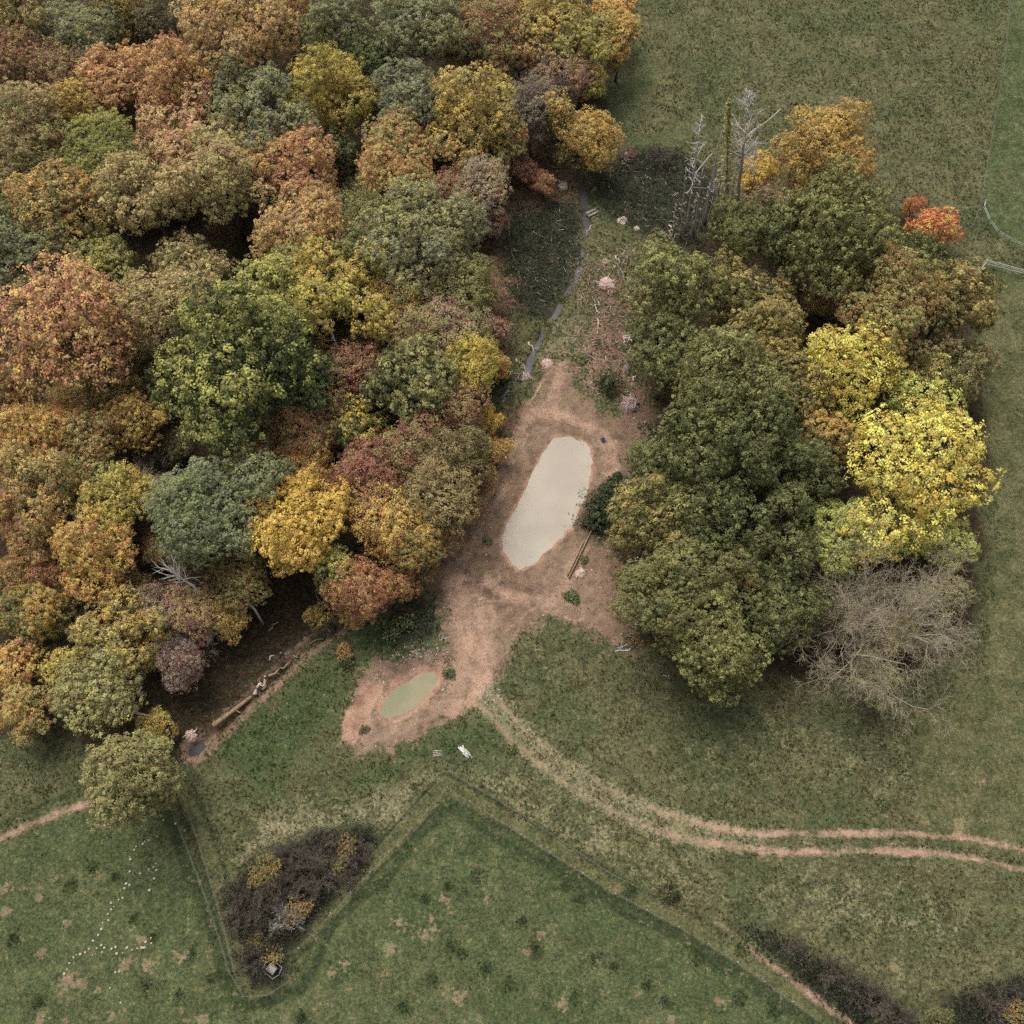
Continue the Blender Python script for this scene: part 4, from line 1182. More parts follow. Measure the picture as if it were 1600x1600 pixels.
# dim understorey that shows only through gaps between the crowns
UNDER = [
    (215, 60, 24, "left of the broad tan-orange top-edge crown"),
    (330, 175, 24, "between the salmon-orange and sage green crowns"),
    (490, 205, 24, "below the tall yellow-topped crown"),
    (560, 300, 24, "left of the round orange crown's foot"),
    (690, 235, 24, "between the round orange and gold and khaki crowns"),
    (130, 420, 24, "above the pink-orange spreading crown"),
    (210, 560, 24, "right of the pink-orange spreading crown"),
    (235, 620, 24, "left of the huge dark green crown"),
    (95, 620, 24, "under the pink-orange spreading crown's lower side"),
    (545, 540, 24, "in the black opening's middle"),
    (600, 560, 24, "at the black opening's right side"),
    (500, 560, 24, "at the black opening's left side"),
    (420, 690, 24, "below the huge dark green crown's right side"),
    (280, 700, 24, "between the huge dark green crown and the sage dome"),
    (250, 850, 24, "at the sage green dome's lower left"),
    (330, 860, 24, "at the sage green dome's foot"),
    (110, 930, 24, "at the large bright orange crown's lower left"),
    (210, 920, 24, "at the large bright orange crown's lower right"),
    (70, 1030, 24, "left of the yellow-green crown, lower wood"),
    (1110, 870, 24, "in the black gap of the lower grove"),
    (1290, 470, 24, "left of the grove's bronze dome"),
    (1260, 860, 24, "left of the pale green-yellow crown"),
    (1370, 660, 24, "between the two large yellow crowns"),
    (1130, 520, 24, "left of the grove's khaki-gold crown"),
    (1440, 800, 24, "under the largest yellow crown's lower side"),
    (760, 240, 24, "below the gold and khaki crown"),
    ]
for i, (x, y, r, lab) in enumerate(UNDER):
    tree(x, y, r, 'fineM', ('dolive', 'dkbrown', 'bronze')[i % 3], ('dkbrown', 'dolive', 'brown')[i % 3], .5, 'understorey_tree',
         ("dim olive", "dim brown", "dim bronze")[i % 3] + " low tree " + lab, group="dim low trees in the gaps of the wood", hk=0.8)

# shrubs of the thicket, hedge and banks
SHRUBS = [
    (540, 1325, 17, 'shrub', 'bronze', 'dkbrown', "gold bush at the thicket's upper right end"),
    (530, 1350, 12, 'shrub', 'khaki', 'dolive', "small gold-khaki bush below the thicket's upper gold bush"),
    (465, 1422, 18, 'shrub', 'bronze', 'dkbrown', "bronze-gold bush in the middle of the thicket"),
    (425, 1362, 22, 'shrub', 'bronze', 'dolive', "yellow-olive bush on the thicket's top edge"),
    (405, 1372, 16, 'shrub', 'bronze', 'dolive', "brownish bush left of the yellow-olive bush on the thicket's top edge"),
    (400, 1475, 13, 'shrub', 'bronze', 'olive', "gold-olive bush in the thicket's lower left"),
    (430, 1490, 13, 'shrub', 'olive', 'bronze', "yellow-green bush above the wooden feeder"),
    (1045, 1393, 16, 'shrub', 'black', 'dolive', "single dark round bush between the track and the pasture fence"),
    (1470, 1590, 16, 'shrub', 'olive', 'dolive', "yellow-green bush at the bottom edge left of the corner bush"),
    (1585, 1585, 18, 'shrub', 'bronze', 'dolive', "yellow-olive bush in the bottom right corner"),
    (610, 990, 22, 'weed', 'dkgreen', 'green', "dark green bush above the small pond"),
    (632, 975, 24, 'weed', 'dkgreen', 'dolive', "dark green weedy bush between the small pond and the red bushes"),
    (545, 1035, 16, 'weed', 'dkgreen', 'black', "dark bush left of the small pond's upper rim"),
    (538, 1018, 12, 'shrub', 'rust', 'bronze', "little rusty bush left of the small pond"),
    (705, 1055, 12, 'weed', 'dkgreen', 'green', "green weed clump on the small pond's right rim"),
    (570, 1140, 9, 'weed', 'dkgreen', 'dolive', "tiny dark weed clump at the pale puddle's lower end"),
    (895, 932, 16, 'weed', 'green', 'dkgreen', "green bush in the bare earth below the big pond"),
    (912, 874, 8, 'weed', 'dkgreen', 'olive', "tiny green clump beside the felled conifer's stem"),
    (763, 848, 9, 'weed', 'olive', 'green', "tiny olive clump on the bare earth left of the big pond"),
    (950, 598, 17, 'shrub', 'black', 'dkgreen', "dark bush around the pale torn stump"),
    (1010, 668, 14, 'weed', 'dkbrown', 'mauve', "dark brown bush at the grove's edge above the pond"),
    (785, 590, 16, 'weed', 'black', 'dolive', "black-green bush where the stream leaves the brambles"),
    (905, 560, 12, 'weed', 'green', 'olive', "green clump on the track above the pond"),
    (885, 462, 10, 'weed', 'green', 'dkgreen', "bright green clump on the stream's right bank"),
    (860, 505, 14, 'weed', 'dkgreen', 'olive', "dark green clump by the widest part of the stream"),
    (1380, 1258, 14, 'weed', 'dkgreen', 'green', "dark green weed patch in the meadow above the track"),
    (800, 1170, 10, 'weed', 'dkgreen', 'olive', "low green clump left of the track's first bend"),
    (985, 1005, 16, 'weed', 'dkbrown', 'brown', "brown bush at the grove's lower left corner"),
]
for x, y, r, st, a, b_, lab in SHRUBS:
    tree(x, y, r, st, a, b_, .45, 'shrub', lab, cat="bush")
BARES = [(560, 1335, 18, 'thorn', "grey leafless bush right of the thicket's upper gold bush"), (520, 1330, 18, 'thorn', "grey leafless bush left of the thicket's upper gold bush"), (450, 1335, 18, 'thorn', "grey leafless bush above the yellow-olive bush"), (375, 1400, 16, 'thorn', "grey leafless bush at the thicket's upper left corner"), (365, 1440, 18, 'thorn', "grey leafless bush beside the left lane fence"), (415, 1430, 20, 'thorn', "brown-grey leafless bush in the thicket's lower middle"), (455, 1385, 20, 'thorn', "grey leafless bush above the bronze-gold bush"), (545, 1375, 16, 'thorn', "small dark grey leafless bush at the thicket's right side"), (480, 1395, 20, 'thorn', "dark leafless bush right of the bronze-gold bush"), (1235, 1482, 20, 'thorn', "dark leafless bush at the hedge's upper end"), (1335, 1545, 20, 'thorn', "dark leafless bush in the hedge's middle"), (1410, 1590, 20, 'thorn', "dark leafless bush at the hedge's lower end"), (1575, 1555, 18, 'thorn', "dark leafless bush above the bottom right corner bush"), (440, 1440, 22, 'silver', "silvery leafless bush in the thicket near the feeder"), (385, 1420, 24, 'thorn', "grey leafless, low bush on the thicket's left side"),
         (430, 1400, 24, 'thorn', "grey leafless bush in the thicket's middle"), (500, 1375, 24, 'thorn', "dark grey leafless bush in the thicket's right half"),
         (475, 1350, 20, 'thorn', "grey leafless bush on the thicket's upper side"), (395, 1500, 18, 'thorn', "dark grey leafless bush above the thicket's lower tip"),
         (978, 242, 13, 'pink', "thin pinkish sapling at the bramble patch's upper left"), (500, 1310, 18, 'thorn', "brown leafless bush at the thicket's top"),
         (1300, 1520, 22, 'thorn', "dark leafless bush in the hedge, upper half"), (1370, 1565, 22, 'thorn', "dark leafless bush in the hedge, lower half"),
         (1545, 1572, 24, 'thorn', "dark brown leafless bush near the bottom right corner"), (1030, 245, 18, 'thorn', "grey tangle of twigs at the bramble patch's top")]
for x, y, r, c, lab in BARES:
    tree(x, y, r, 'bareS', c, c, .5, 'bare_shrub', lab, cat="bush")


# ---------------------------------------------------------------- dead and living conifers
def dead_conifer(base, top, r, label, name="dead_tree", branchy=1.0, mat=None, n=70, tipw=2.0):
    """a bleached standing stem from its foot to its top, both photo pixels; its height follows from the two"""
    b = gat(*base)
    lo, hi = 2.0, 40.0
    for _ in range(30):                               # height at which the stem's top is seen at that pixel row, upright over the foot
        h = (lo + hi) / 2
        if at(*top, h).y > b.y:
            lo = h
        else:
            hi = h
    t = at(*top, h)
    t = np.array([b.x + (t.x - b.x), b.y, h])
    rng = np.random.RandomState(int(base[0] * 7 + base[1]))
    root = bpy.data.objects.new(name, None)
    COL.objects.link(root)
    root.location = b
    root["label"], root["category"] = label, "dead tree"
    axis = np.array([t[0] - b.x, 0.0, h])
    m = MB()
    pts = np.array([axis * k for k in np.linspace(-0.01, 1, 8)]) + rng.randn(8, 3) * [0.05, 0.05, 0]
    m.tube(pts, np.linspace(r, r * 0.22, 8), 7)
    m.build("trunk", mat or M_DEAD, root, True)
    if branchy:
        S = []
        for i in range(int(n * branchy)):
            k = 1 - 0.62 * rng.rand() ** 1.5
            p = axis * k
            a = rng.uniform(0, 6.28)
            L = rng.uniform(0.4, 1.0) * tipw * (0.35 + min(1, (1 - k) * 5)) * branchy ** 0.5
            d = unit(np.array([math.cos(a), math.sin(a), rng.uniform(-0.25, 0.35)]))
            q = p + d * L * 0.5
            e = q + unit(d + [0, 0, 0.35]) * L * 0.5
            S += [[*p, *q, .058, .042], [*q, *e, .042, .022]]
            for _ in range(3):
                f = q + unit(d + rng.randn(3) * 0.6) * L * 0.4
                S.append([*q, *f, .03, .016])
        if len(S) < 70:
            for q in range(0, len(S), 5):
                m = MB()
                m.segs(np.array(S[q:q + 5]), 4)
                m.build("branch", M_DEAD, root)
        else:
            m = MB()
            m.segs(np.array(S), 4)
            m.build("branches", M_DEAD, root)
    return root


dead_conifer((1150, 336), (1172, 143), 0.27, "tallest bleached dead tree, its whitened crown over the meadow", n=70, tipw=2.4)
dead_conifer((1071, 362), (1097, 182), 0.17, "slim dead tree with a tuft of pale twigs, left of the standing dead trees", n=45, tipw=1.3)
dead_conifer((1100, 348), (1128, 202), 0.20, "smooth pale bare pole between the dead trees", branchy=0.12, n=40, tipw=1.2)
dead_conifer((1083, 366), (1099, 262), 0.17, "thin grey dead stem beside the slim dead tree", branchy=0.3, n=40, tipw=1.0)
dead_conifer((1091, 376), (1096, 324), 0.16, "short white broken stem at the foot of the dead trees", branchy=0, n=1)
dead_conifer((1107, 344), (1116, 270), 0.10, "thin dark dead stem right of the smooth pale pole", branchy=0.3, mat=M_BRASH, n=30, tipw=1.0)
dead_conifer((1122, 358), (1130, 312), 0.08, "short thin dead stem at the grove's upper corner", branchy=0.2, mat=M_BRASH, n=30, tipw=0.8)
dead_conifer((1168, 305), (1188, 195), 0.13, "grey dead stem leaning left of the bright yellow round bush", branchy=0.6, n=40, tipw=1.2)
dead_conifer((1062, 372), (1072, 262), 0.13, "slender grey dead stem furthest left of the dead trees", branchy=0.3, n=40, tipw=0.9)
dead_conifer((1113, 352), (1134, 240), 0.14, "slender pale dead stem right of the smooth pale pole", branchy=0.3, n=40, tipw=0.9)
dead_conifer((1095, 356), (1110, 285), 0.12, "slender dead stem leaning between the two smooth poles", branchy=0.2, n=40, tipw=0.9)
for bx, by, tx_, ty_, rr, lab in ((1078, 372, 1089, 300, .09, "thin leaning dead stem at the slim dead tree's foot"), (1104, 362, 1122, 262, .10, "thin dead stem just right of the smooth pale pole's foot"),
                                  (1126, 350, 1146, 222, .11, "thin pale dead stem beside the slender conifer"), (1140, 342, 1152, 245, .10, "thin dead stem left of the tallest bleached dead tree"),
                                  (1050, 376, 1056, 318, .08, "short thin dead stem at the left end of the dead trees")):
    dead_conifer((bx, by), (tx_, ty_), rr, lab, branchy=0.35, n=40, tipw=0.8)
dead_conifer((953, 280), (956, 256), 0.11, "short pale stake standing in the upper brambles", name="stake", branchy=0, n=1)
dead_conifer((978, 282), (979, 238), 0.06, "thin sapling stem rising from the upper brambles", name="sapling", branchy=0.5, n=30, tipw=0.9)


def needle_tree(base, top, wid, label, lying=None, c1='dkgreen', c2='dolive'):
    """a conifer with drooping sprays, upright on its foot, or lying from lying[0] (tip) to lying[1] (butt)"""
    rng = np.random.RandomState(77 + int(base[0]))
    root = bpy.data.objects.new("conifer_tree", None)
    COL.objects.link(root)
    root["label"], root["category"] = label, "conifer"
    if lying:
        tip, butt = gat(*lying[0], 0.3), gat(*lying[1], 0.22)
        H = (tip - butt).length
        root.location = butt
        root.rotation_euler = (tip - butt).to_track_quat('Z', 'X').to_euler()
        k0 = lying[2]
    else:
        b = gat(*base)
        lo, hi = 2.0, 40.0
        for _ in range(30):
            H = (lo + hi) / 2
            lo, hi = (H, hi) if at(*top, H).y > b.y else (lo, H)
        root.location = b
        root.rotation_euler = (0, math.atan2(at(*top, H).x - b.x, H), 0)
        k0 = 0.12
    n = 1500 if lying else 230
    k = k0 + (1 - k0) * rng.rand(n) ** 0.8
    a = rng.uniform(0, 6.28, n)
    L = wid * (np.clip((1 - k) / (1 - k0) * 1.6 + 0.10, 0, 1) if lying else (1 - k) ** 0.75 + 0.05) * rng.uniform(0.4, 1.05, n) * (0.55 + 0.45 * np.sin(k * 60) ** 2)
    if lying:
        L *= np.where(np.sin(a) < 0, 1.0, 1.0)
    d = np.stack([np.cos(a), np.sin(a), rng.uniform(-0.5, 0.15, n)], 1)
    P = np.stack([np.zeros(n), np.zeros(n), k * H], 1)
    m = MB()
    m.tube([[0, 0, -0.05], [0.03, 0, H * 0.5], [0, 0, H]], [0.12, 0.08, 0.02], 7)
    m.build("trunk", M_BARK if not lying else M_LOG, root, True)
    Cn, Nn, A = [], [], []
    for s in np.linspace(0.15, 1, 9):
        Cn.append(P + d * (L * s)[:, None] + rng.randn(n, 3) * 0.08)
        Nn.append(unit(rng.randn(n, 3) * 0.6 + (np.array([[0, 0, 1.0]]) if not lying else d)))
        A.append(np.stack([rng.rand(n), rng.rand(n), rng.rand(n), np.ones(n)], 1))
    Cn, Nn, A = np.concatenate(Cn), np.concatenate(Nn), np.concatenate(A)
    V, F = leaf_quads(rng, Cn, Nn, 0.30, 0.2, 0.45)
    me = mesh_np("needles", V, F, M_NEEDLE, {"lv": np.repeat(A, 4, 0)})
    o = link("needles", me, root)
    o["col1"], o["col2"], o["mixv"], o["under"], o["fresh"] = lc(c1), lc(c2), 0.45, lc(c1), lc(c2)
    return root


needle_tree((1133, 345), (1140, 152), 2.0, "living slender conifer among the bleached dead trees", c1='olive', c2='khaki')
needle_tree((935, 800), None, 3.3, "felled dark conifer lying beside the big pond", lying=((967, 742), (889, 903), 0.44), c1='black', c2='dkgreen')

# ---------------------------------------------------------------- fallen wood
def log(a, b, r, label, mat=None, name="fallen_log", cat="log", lift=(0.0, 0.0), stubs=0, bend=0.15, r1=None):
    """a stem lying from photo pixel a to b"""
    p, q = gat(*a, r * 0.8 + lift[0]), gat(*b, r * 0.8 + lift[1])
    rng = np.random.RandomState(int(a[0] * 3 + b[1]))
    n = 6
    P = np.array([p.lerp(q, t) for t in np.linspace(0, 1, n)]) - np.array(p)
    P[1:-1] += rng.randn(n - 2, 3) * [bend, bend, 0.03]
    root = bpy.data.objects.new(name, None)
    COL.objects.link(root)
    root.location = p
    root["label"], root["category"] = label, cat
    m = MB()
    m.tube(P, np.linspace(r, r1 if r1 else r * 0.7, n), 8)
    st_ = m.build("stem", mat or M_LOG, root, True)
    for i, j, rr in ((0, 1, r), (n - 1, n - 2, r1 if r1 else r * 0.7)):
        d = unit(P[i] - P[j])
        e = MB()
        e.tube([P[i] - d * 0.02, P[i] + d * 0.012], [rr * 0.93, rr * 0.9], 8)
        e.build("cut_end", M_PALEWOOD, st_)
    if stubs:
        S = []
        for _ in range(stubs):
            t = rng.uniform(0.2, 1.0)
            i = min(n - 2, int(t * (n - 1)))
            c = P[i] + (P[i + 1] - P[i]) * (t * (n - 1) - i)
            d = unit(unit(P[-1] - P[0]) * 0.8 + rng.randn(3) * 0.8 + [0, 0, 0.4])
            L = rng.uniform(0.5, 1.6)
            S += [[*c, *(c + d * L * .6), r * .35, r * .22], [*(c + d * L * .6), *(c + unit(d + rng.randn(3) * .4) * L), r * .22, r * .08]]
        m = MB()
        m.segs(np.array(S), 5)
        m.build("branch_stubs", mat or M_LOG, root)
    return root


log((1020, 439), (1058, 419), 0.11, "long pale pole lying out from the grove's upper left edge", M_PALEWOOD, "fallen_pole", "pole", bend=0.03)
log((912, 846), (886, 900), 0.12, "straight peeled stem beside the felled conifer, left of the pair", M_LOG, "fallen_pole", "pole", bend=0.02)
log((1045, 352), (1049, 366), 0.10, "short pale log below the upper brambles", M_PALEWOOD)
log((1080, 262), (1094, 246), 0.10, "leaning pale branch left of the slim dead tree", M_DEAD, "dead_branch", "branch", (0.2, 2.0), bend=0.05)
log((1078, 280), (1109, 258), 0.10, "long pale branch propped against the dead trees", M_DEAD, "dead_branch", "branch", (0.1, 2.0), bend=0.05)
log((1164, 219), (1215, 186), 0.09, "long pale pole slanting up behind the tallest dead tree", M_DEAD, "dead_branch", "branch", (0.2, 1.5), bend=0.05)
log((1054, 371), (1082, 366), 0.10, "brown log lying below the standing dead trees", M_BRASH, bend=0.25)
log((935, 472), (935, 490), 0.09, "pale upright-looking log on the stripped bank, upper", M_PALEWOOD)
log((934, 498), (935, 522), 0.08, "thin pale log below it on the stripped bank", M_PALEWOOD)
log((981, 454), (981, 470), 0.08, "short pale log by the grove's left edge", M_PALEWOOD)
log((962, 400), (968, 412), 0.09, "short white log right of the stream in the stripped ground", M_PALEWOOD)
log((988, 456), (968, 420), 0.12, "dark log slanting across the stripped ground", M_BRASH, bend=0.2, stubs=4)
log((924, 352), (917, 360), 0.09, "forked white branch beside the stream", M_DEAD, "dead_branch", "branch", stubs=4)
log((813, 446), (795, 360), 0.06, "long thin pale stem lying down the dark bramble bank", M_BRASH, "fallen_pole", "pole", bend=0.2)
log((826, 535), (833, 548), 0.11, "pale forked log at the stream pool", M_PALEWOOD, stubs=5)
log((806, 562), (820, 574), 0.12, "pale log lying across the stream's lower end", M_PALEWOOD, stubs=4)
log((784, 630), (794, 608), 0.09, "curved pale branch by the stream's end", M_DEAD, "dead_branch", "branch", stubs=5, bend=0.3)
log((815, 596), (800, 580), 0.10, "grey log half hidden by the stream's end", M_BRASH, stubs=3)
log((334, 1135), (392, 1086), 0.26, "thick pale trunk lying along the ditch, lower end", M_LOG, stubs=5, bend=0.08)
log((395, 1082), (408, 1068), 0.20, "short split log at the ditch's middle", M_PALEWOOD, stubs=4)
log((420, 1056), (452, 1030), 0.13, "mossy log on the ditch's upper bank, middle", M_LOG, bend=0.2, stubs=4)
log((462, 1022), (506, 987), 0.11, "slender pale log on the ditch's upper bank, top end", M_LOG, bend=0.25, stubs=4)
log((408, 1074), (415, 1058), 0.14, "pale split piece across the ditch's bank", M_PALEWOOD, stubs=3)
log((438, 1021), (465, 1024), 0.07, "thin pale pole on the ditch's upper side", M_DEAD, "fallen_pole", "pole")
log((420, 1032), (427, 1026), 0.07, "tiny pale stick left of the thin pale pole", M_DEAD, "dead_branch", "branch")
log((262, 1078), (278, 1070), 0.12, "pale log lying in the dark ground above the ditch", M_LOG)
log((420, 985), (432, 972), 0.09, "faint brown log in the dark hollow below the yellow ball crown", M_LOG)
log((352, 982), (364, 992), 0.16, "white log end by the small gold bush", M_DEAD)
log((512, 945), (504, 934), 0.09, "white twisted branch at the ditch's upper end", M_DEAD, "dead_branch", "branch", stubs=7, bend=0.25)
log((512, 985), (511, 975), 0.06, "short white stick beside the tiny olive bush", M_DEAD, "dead_branch", "branch", stubs=2)
log((178, 1192), (248, 1168), 0.20, "thick mossy trunk lying behind the lone pasture tree", M_LOG, bend=0.1, stubs=4)
log((1160, 1046), (1272, 986), 0.05, "long thin pale branch between the grove and the leafless tree", M_DEAD, "fallen_pole", "pole", (0.4, 0.8), bend=0.1)
log((985, 1013), (962, 1018), 0.07, "pale cut branch at the grove's lower left corner, lower", M_WHITEWOOD, "dead_branch", "branch", stubs=4)
log((980, 1005), (964, 1012), 0.06, "pale cut branch at the grove's lower left corner, upper", M_WHITEWOOD, "dead_branch", "branch", stubs=3)
log((1036, 1056), (1048, 1060), 0.06, "small white branch under the grove's bottom edge", M_DEAD, "dead_branch", "branch")
log((1060, 530), (1066, 542), 0.08, "white broken branch caught in the grove's upper left crowns", M_DEAD, "dead_branch", "branch", (8.0, 8.3))
log((688, 955), (700, 948), 0.05, "white twig lying left of the earth track, upper", M_DEAD, "dead_branch", "branch", stubs=4)
log((686, 1000), (700, 996), 0.05, "white twig lying left of the earth track, lower", M_DEAD, "dead_branch", "branch", stubs=4)
log((990, 595), (994, 588), 0.09, "white stub at the grove edge right of the torn stump", M_WHITEWOOD)
log((946, 557), (948, 566), 0.06, "small pale stick on the stripped ground below the litter", M_PALEWOOD, "dead_branch", "branch", stubs=2)


def dead_limb_tree(pts, r, label, n=26, seed=1, hz=(7.0, 9.0), spread=0.5):
    """a whitened dead tree leaning out of the crowns: foot-to-tip photo pixels at heights"""
    rng = np.random.RandomState(seed)
    foot = at(*pts[0], hz[0])
    P = [np.array((foot.x, foot.y, gz(foot.x, foot.y) - 0.1)), np.array(foot)]
    for k, q in enumerate(pts[1:]):
        P.append(np.array(at(*q, hz[0] + (hz[1] - hz[0]) * (k + 1) / (len(pts) - 1))))
    root = bpy.data.objects.new("dead_tree", None)
    COL.objects.link(root)
    root.location = P[0]
    root["label"], root["category"] = label, "dead tree"
    P = np.array(P) - P[0]
    m = MB()
    m.tube(P, np.linspace(r * 1.3, r * 0.25, len(P)), 7)
    m.build("trunk", M_DEAD, root, True)
    S = []
    d0 = unit(P[-1] - P[1])
    for _ in range(n):
        t = rng.uniform(0.15, 1)
        c = P[1] + (P[-1] - P[1]) * t
        d = unit(d0 + rng.randn(3) * spread)
        L = rng.uniform(1.0, 2.8)
        q = c + d * L * .5
        S += [[*c, *q, .05, .035], [*q, *(q + unit(d + rng.randn(3) * .3) * L * .5), .035, .012]]
        S.append([*q, *(q + unit(d + rng.randn(3) * .5) * L * .4), .025, .01])
    m = MB()
    m.segs(np.array(S), 4)
    m.build("branches", M_DEAD, root)


dead_limb_tree([(302, 915), (285, 905), (268, 893)], 0.13, "white dead tree fanning its branches left of the pinkish leafless tree", 34, 3, (8.5, 10.0))
dead_limb_tree([(232, 1118), (200, 1112), (165, 1104)], 0.12, "pale dead limb reaching out of the olive crown above the lone pasture tree", 12, 5, (4.0, 5.5), 0.7)
dead_limb_tree([(398, 952), (386, 940), (370, 925)], 0.12, "short white dead stem leaning beside the bronze-olive crown", 5, 6, (4.0, 5.5), 0.4)
dead_limb_tree([(530, 548), (522, 530), (514, 512)], 0.16, "grey leaning trunk standing in the black opening of the wood", 4, 8, (7.0, 9.5), 0.5)


# ---------------------------------------------------------------- heaps, stumps, boards and other small things
def heap(px, py, rpx, label, name, cat, mat, sticks=0, stick_mat=None, seed=0, hgt=0.45):
    rng = np.random.RandomState(seed)
    c = gat(px, py)
    R = pxw(rpx, px, py)
    root = bpy.data.objects.new(name, None)
    COL.objects.link(root)
    root.location = c
    root["label"], root["category"] = label, cat
    n, rings = 16, 5
    V = [[0, 0, hgt]]
    for r in range(1, rings + 1):
        for k in range(n):
            a = 6.283 * k / n
            rr = R * r / rings * (0.8 + 0.45 * rng.rand())
            V.append([rr * math.cos(a), rr * math.sin(a), max(-0.12, hgt * (1 - (r / rings) ** 1.5) * rng.uniform(0.4, 1.5)) - 0.1 * (r == rings)])
    F3 = [[0, 1 + k, 1 + (k + 1) % n] for k in range(n)]
    F4 = [[1 + (r - 1) * n + k, 1 + r * n + k, 1 + r * n + (k + 1) % n, 1 + (r - 1) * n + (k + 1) % n] for r in range(1, rings) for k in range(n)]
    me = mesh_np("mound", np.array(V), [np.array(F3), np.array(F4)], mat)
    link("mound", me, root)
    for i in range(sticks):
        m = MB()
        a, t = rng.uniform(0, 6.28), rng.uniform(-0.2, 0.35)
        d = np.array([math.cos(a), math.sin(a), t])
        o = np.array([rng.uniform(-.6, .6) * R, rng.uniform(-.6, .6) * R, hgt * rng.uniform(.4, .9)])
        L = rng.uniform(.35, .9) * R
        m.tube([o - d * L, o + rng.randn(3) * .05, o + d * L], [.05, .06, .03], 5)
        m.build("stick", stick_mat or mat, root)
    return root


heap(948, 444, 14, "pale pinkish heap of torn roots in the stripped ground", "root_heap", "heap", M_CHIP, 14, M_PALEWOOD, 1)
heap(974, 345, 9, "pale sawdust heap below the upper brambles, larger of two", "sawdust_heap", "heap", M_PALEWOOD, 3, M_PALEWOOD, 2, 0.3)
heap(995, 357, 5, "small pale sawdust heap right of the larger one", "sawdust_heap", "heap", M_PALEWOOD, 1, M_PALEWOOD, 3, 0.2)
heap(985, 631, 16, "grey-pink brash heap at the grove edge above the pond", "brash_heap", "heap", M_BRASH, 18, M_CHIP, 4)
heap(982, 530, 11, "grey-pink root heap at the grove's left edge", "root_heap", "heap", M_CHIP, 10, M_BRASH, 5)
heap(984, 575, 10, "mauve-grey brash heap halfway down the grove's left edge", "brash_heap", "heap", M_BRASH, 10, M_BRASH, 6)
heap(946, 410, 8, "small tan soil heap above the pale torn roots", "soil_heap", "heap", M_MOLE, 2, M_PALEWOOD, 7, 0.25)
heap(908, 897, 9, "pale broken root plate by the peeled stems' lower end", "root_plate", "heap", M_CHIP, 8, M_PALEWOOD, 8, 0.3)
heap(824, 588, 12, "grey rubble heap at the stream's lower end", "rubble_heap", "heap", M_BRASH, 8, M_DEAD, 9, 0.3)
heap(855, 568, 10, "pale clod heap at the top of the earth track", "soil_heap", "heap", M_CHIP, 4, M_PALEWOOD, 10, 0.2)
heap(300, 1150, 10, "pale stone and wood heap above the dark round pool", "rubble_heap", "heap", M_CHIP, 8, M_PALEWOOD, 12, 0.3)
heap(880, 290, 9, "pale broken wood heap at the stream's head", "root_heap", "heap", M_CHIP, 10, M_DEAD, 13, 0.3)


def stump(px, py, r, label, seed):
    rng = np.random.RandomState(seed)
    c = gat(px, py)
    root = bpy.data.objects.new("torn_stump", None)
    COL.objects.link(root)
    root.location = c
    root["label"], root["category"] = label, "stump"
    m = MB()
    m.tube([[0, 0, -.1], [0, 0, .3], [.05, 0, .9]], [r * 1.5, r, r * .85], 10)
    m.build("stump_body", M_LOG, root, True)
    m = MB()
    m.tube([[.05, 0, .88], [.05, 0, .93]], [r * .8, r * .74], 10)
    m.build("cut_face", M_PALEWOOD, root)
    for i in range(6):
        a = i * 1.05 + rng.uniform(-.3, .3)
        m = MB()
        m.tube([[math.cos(a) * r * .6, math.sin(a) * r * .6, .8], [math.cos(a) * r * 1.7, math.sin(a) * r * 1.7, .9], [math.cos(a) * r * 2.6, math.sin(a) * r * 2.6, .7]], [.11, .08, .03], 5)
        m.build("splinter", M_PALEWOOD, root)


stump(947, 598, 0.36, "pale torn stump inside the dark bush above the pond", 3)
stump(983, 534, 0.25, "pale stump on the root heap at the grove's left edge", 4)

# white boards by the lane corner
bp = gat(727, 1176)
root = bpy.data.objects.new("board_stack", None)
COL.objects.link(root)
root.location = bp
root["label"], root["category"] = "little stack of white boards lying below the small pond", "boards"
for i, (dx, dy, L, rz, z) in enumerate(((-.28, .05, 1.3, -.85, .05), (-.08, .0, 1.4, -.92, .06), (.14, .02, 1.3, -.8, .05), (.34, -.1, 1.1, -.9, .05), (.0, -.05, 1.2, -.5, .12), (-.15, .3, .8, -1.3, .13))):
    m = MB()
    m.box((dx, dy, z), (L, .14, .05), rz)
    m.build("plank", M_WHITEWOOD, root)
bp = gat(683, 1177)
root = bpy.data.objects.new("stick_bundle", None)
COL.objects.link(root)
root.location = bp
root["label"], root["category"] = "few pinkish sticks lying left of the white boards", "sticks"
for i in range(4):
    m = MB()
    m.tube([[-.4, -.3 + .16 * i, .05], [.0, -.27 + .17 * i, .06], [.45, -.22 + .16 * i, .05]], [.035, .04, .03], 5)
    m.build("stick", M_PALEWOOD, root)

# grey plank bridge over the stream
bp = gat(925, 333)
root = bpy.data.objects.new("plank_bridge", None)
COL.objects.link(root)
root.location = (bp.x, bp.y, 0.12)
root["label"], root["category"] = "two grey planks laid over the stream below its head", "plank bridge"
for dy in (-.24, .24):
    m = MB()
    m.box((0, dy, 0), (1.5, .3, .06), 0)
    o = m.build("plank", M_GREYBOARD, root)
root.rotation_euler = (0, 0, 0.55)

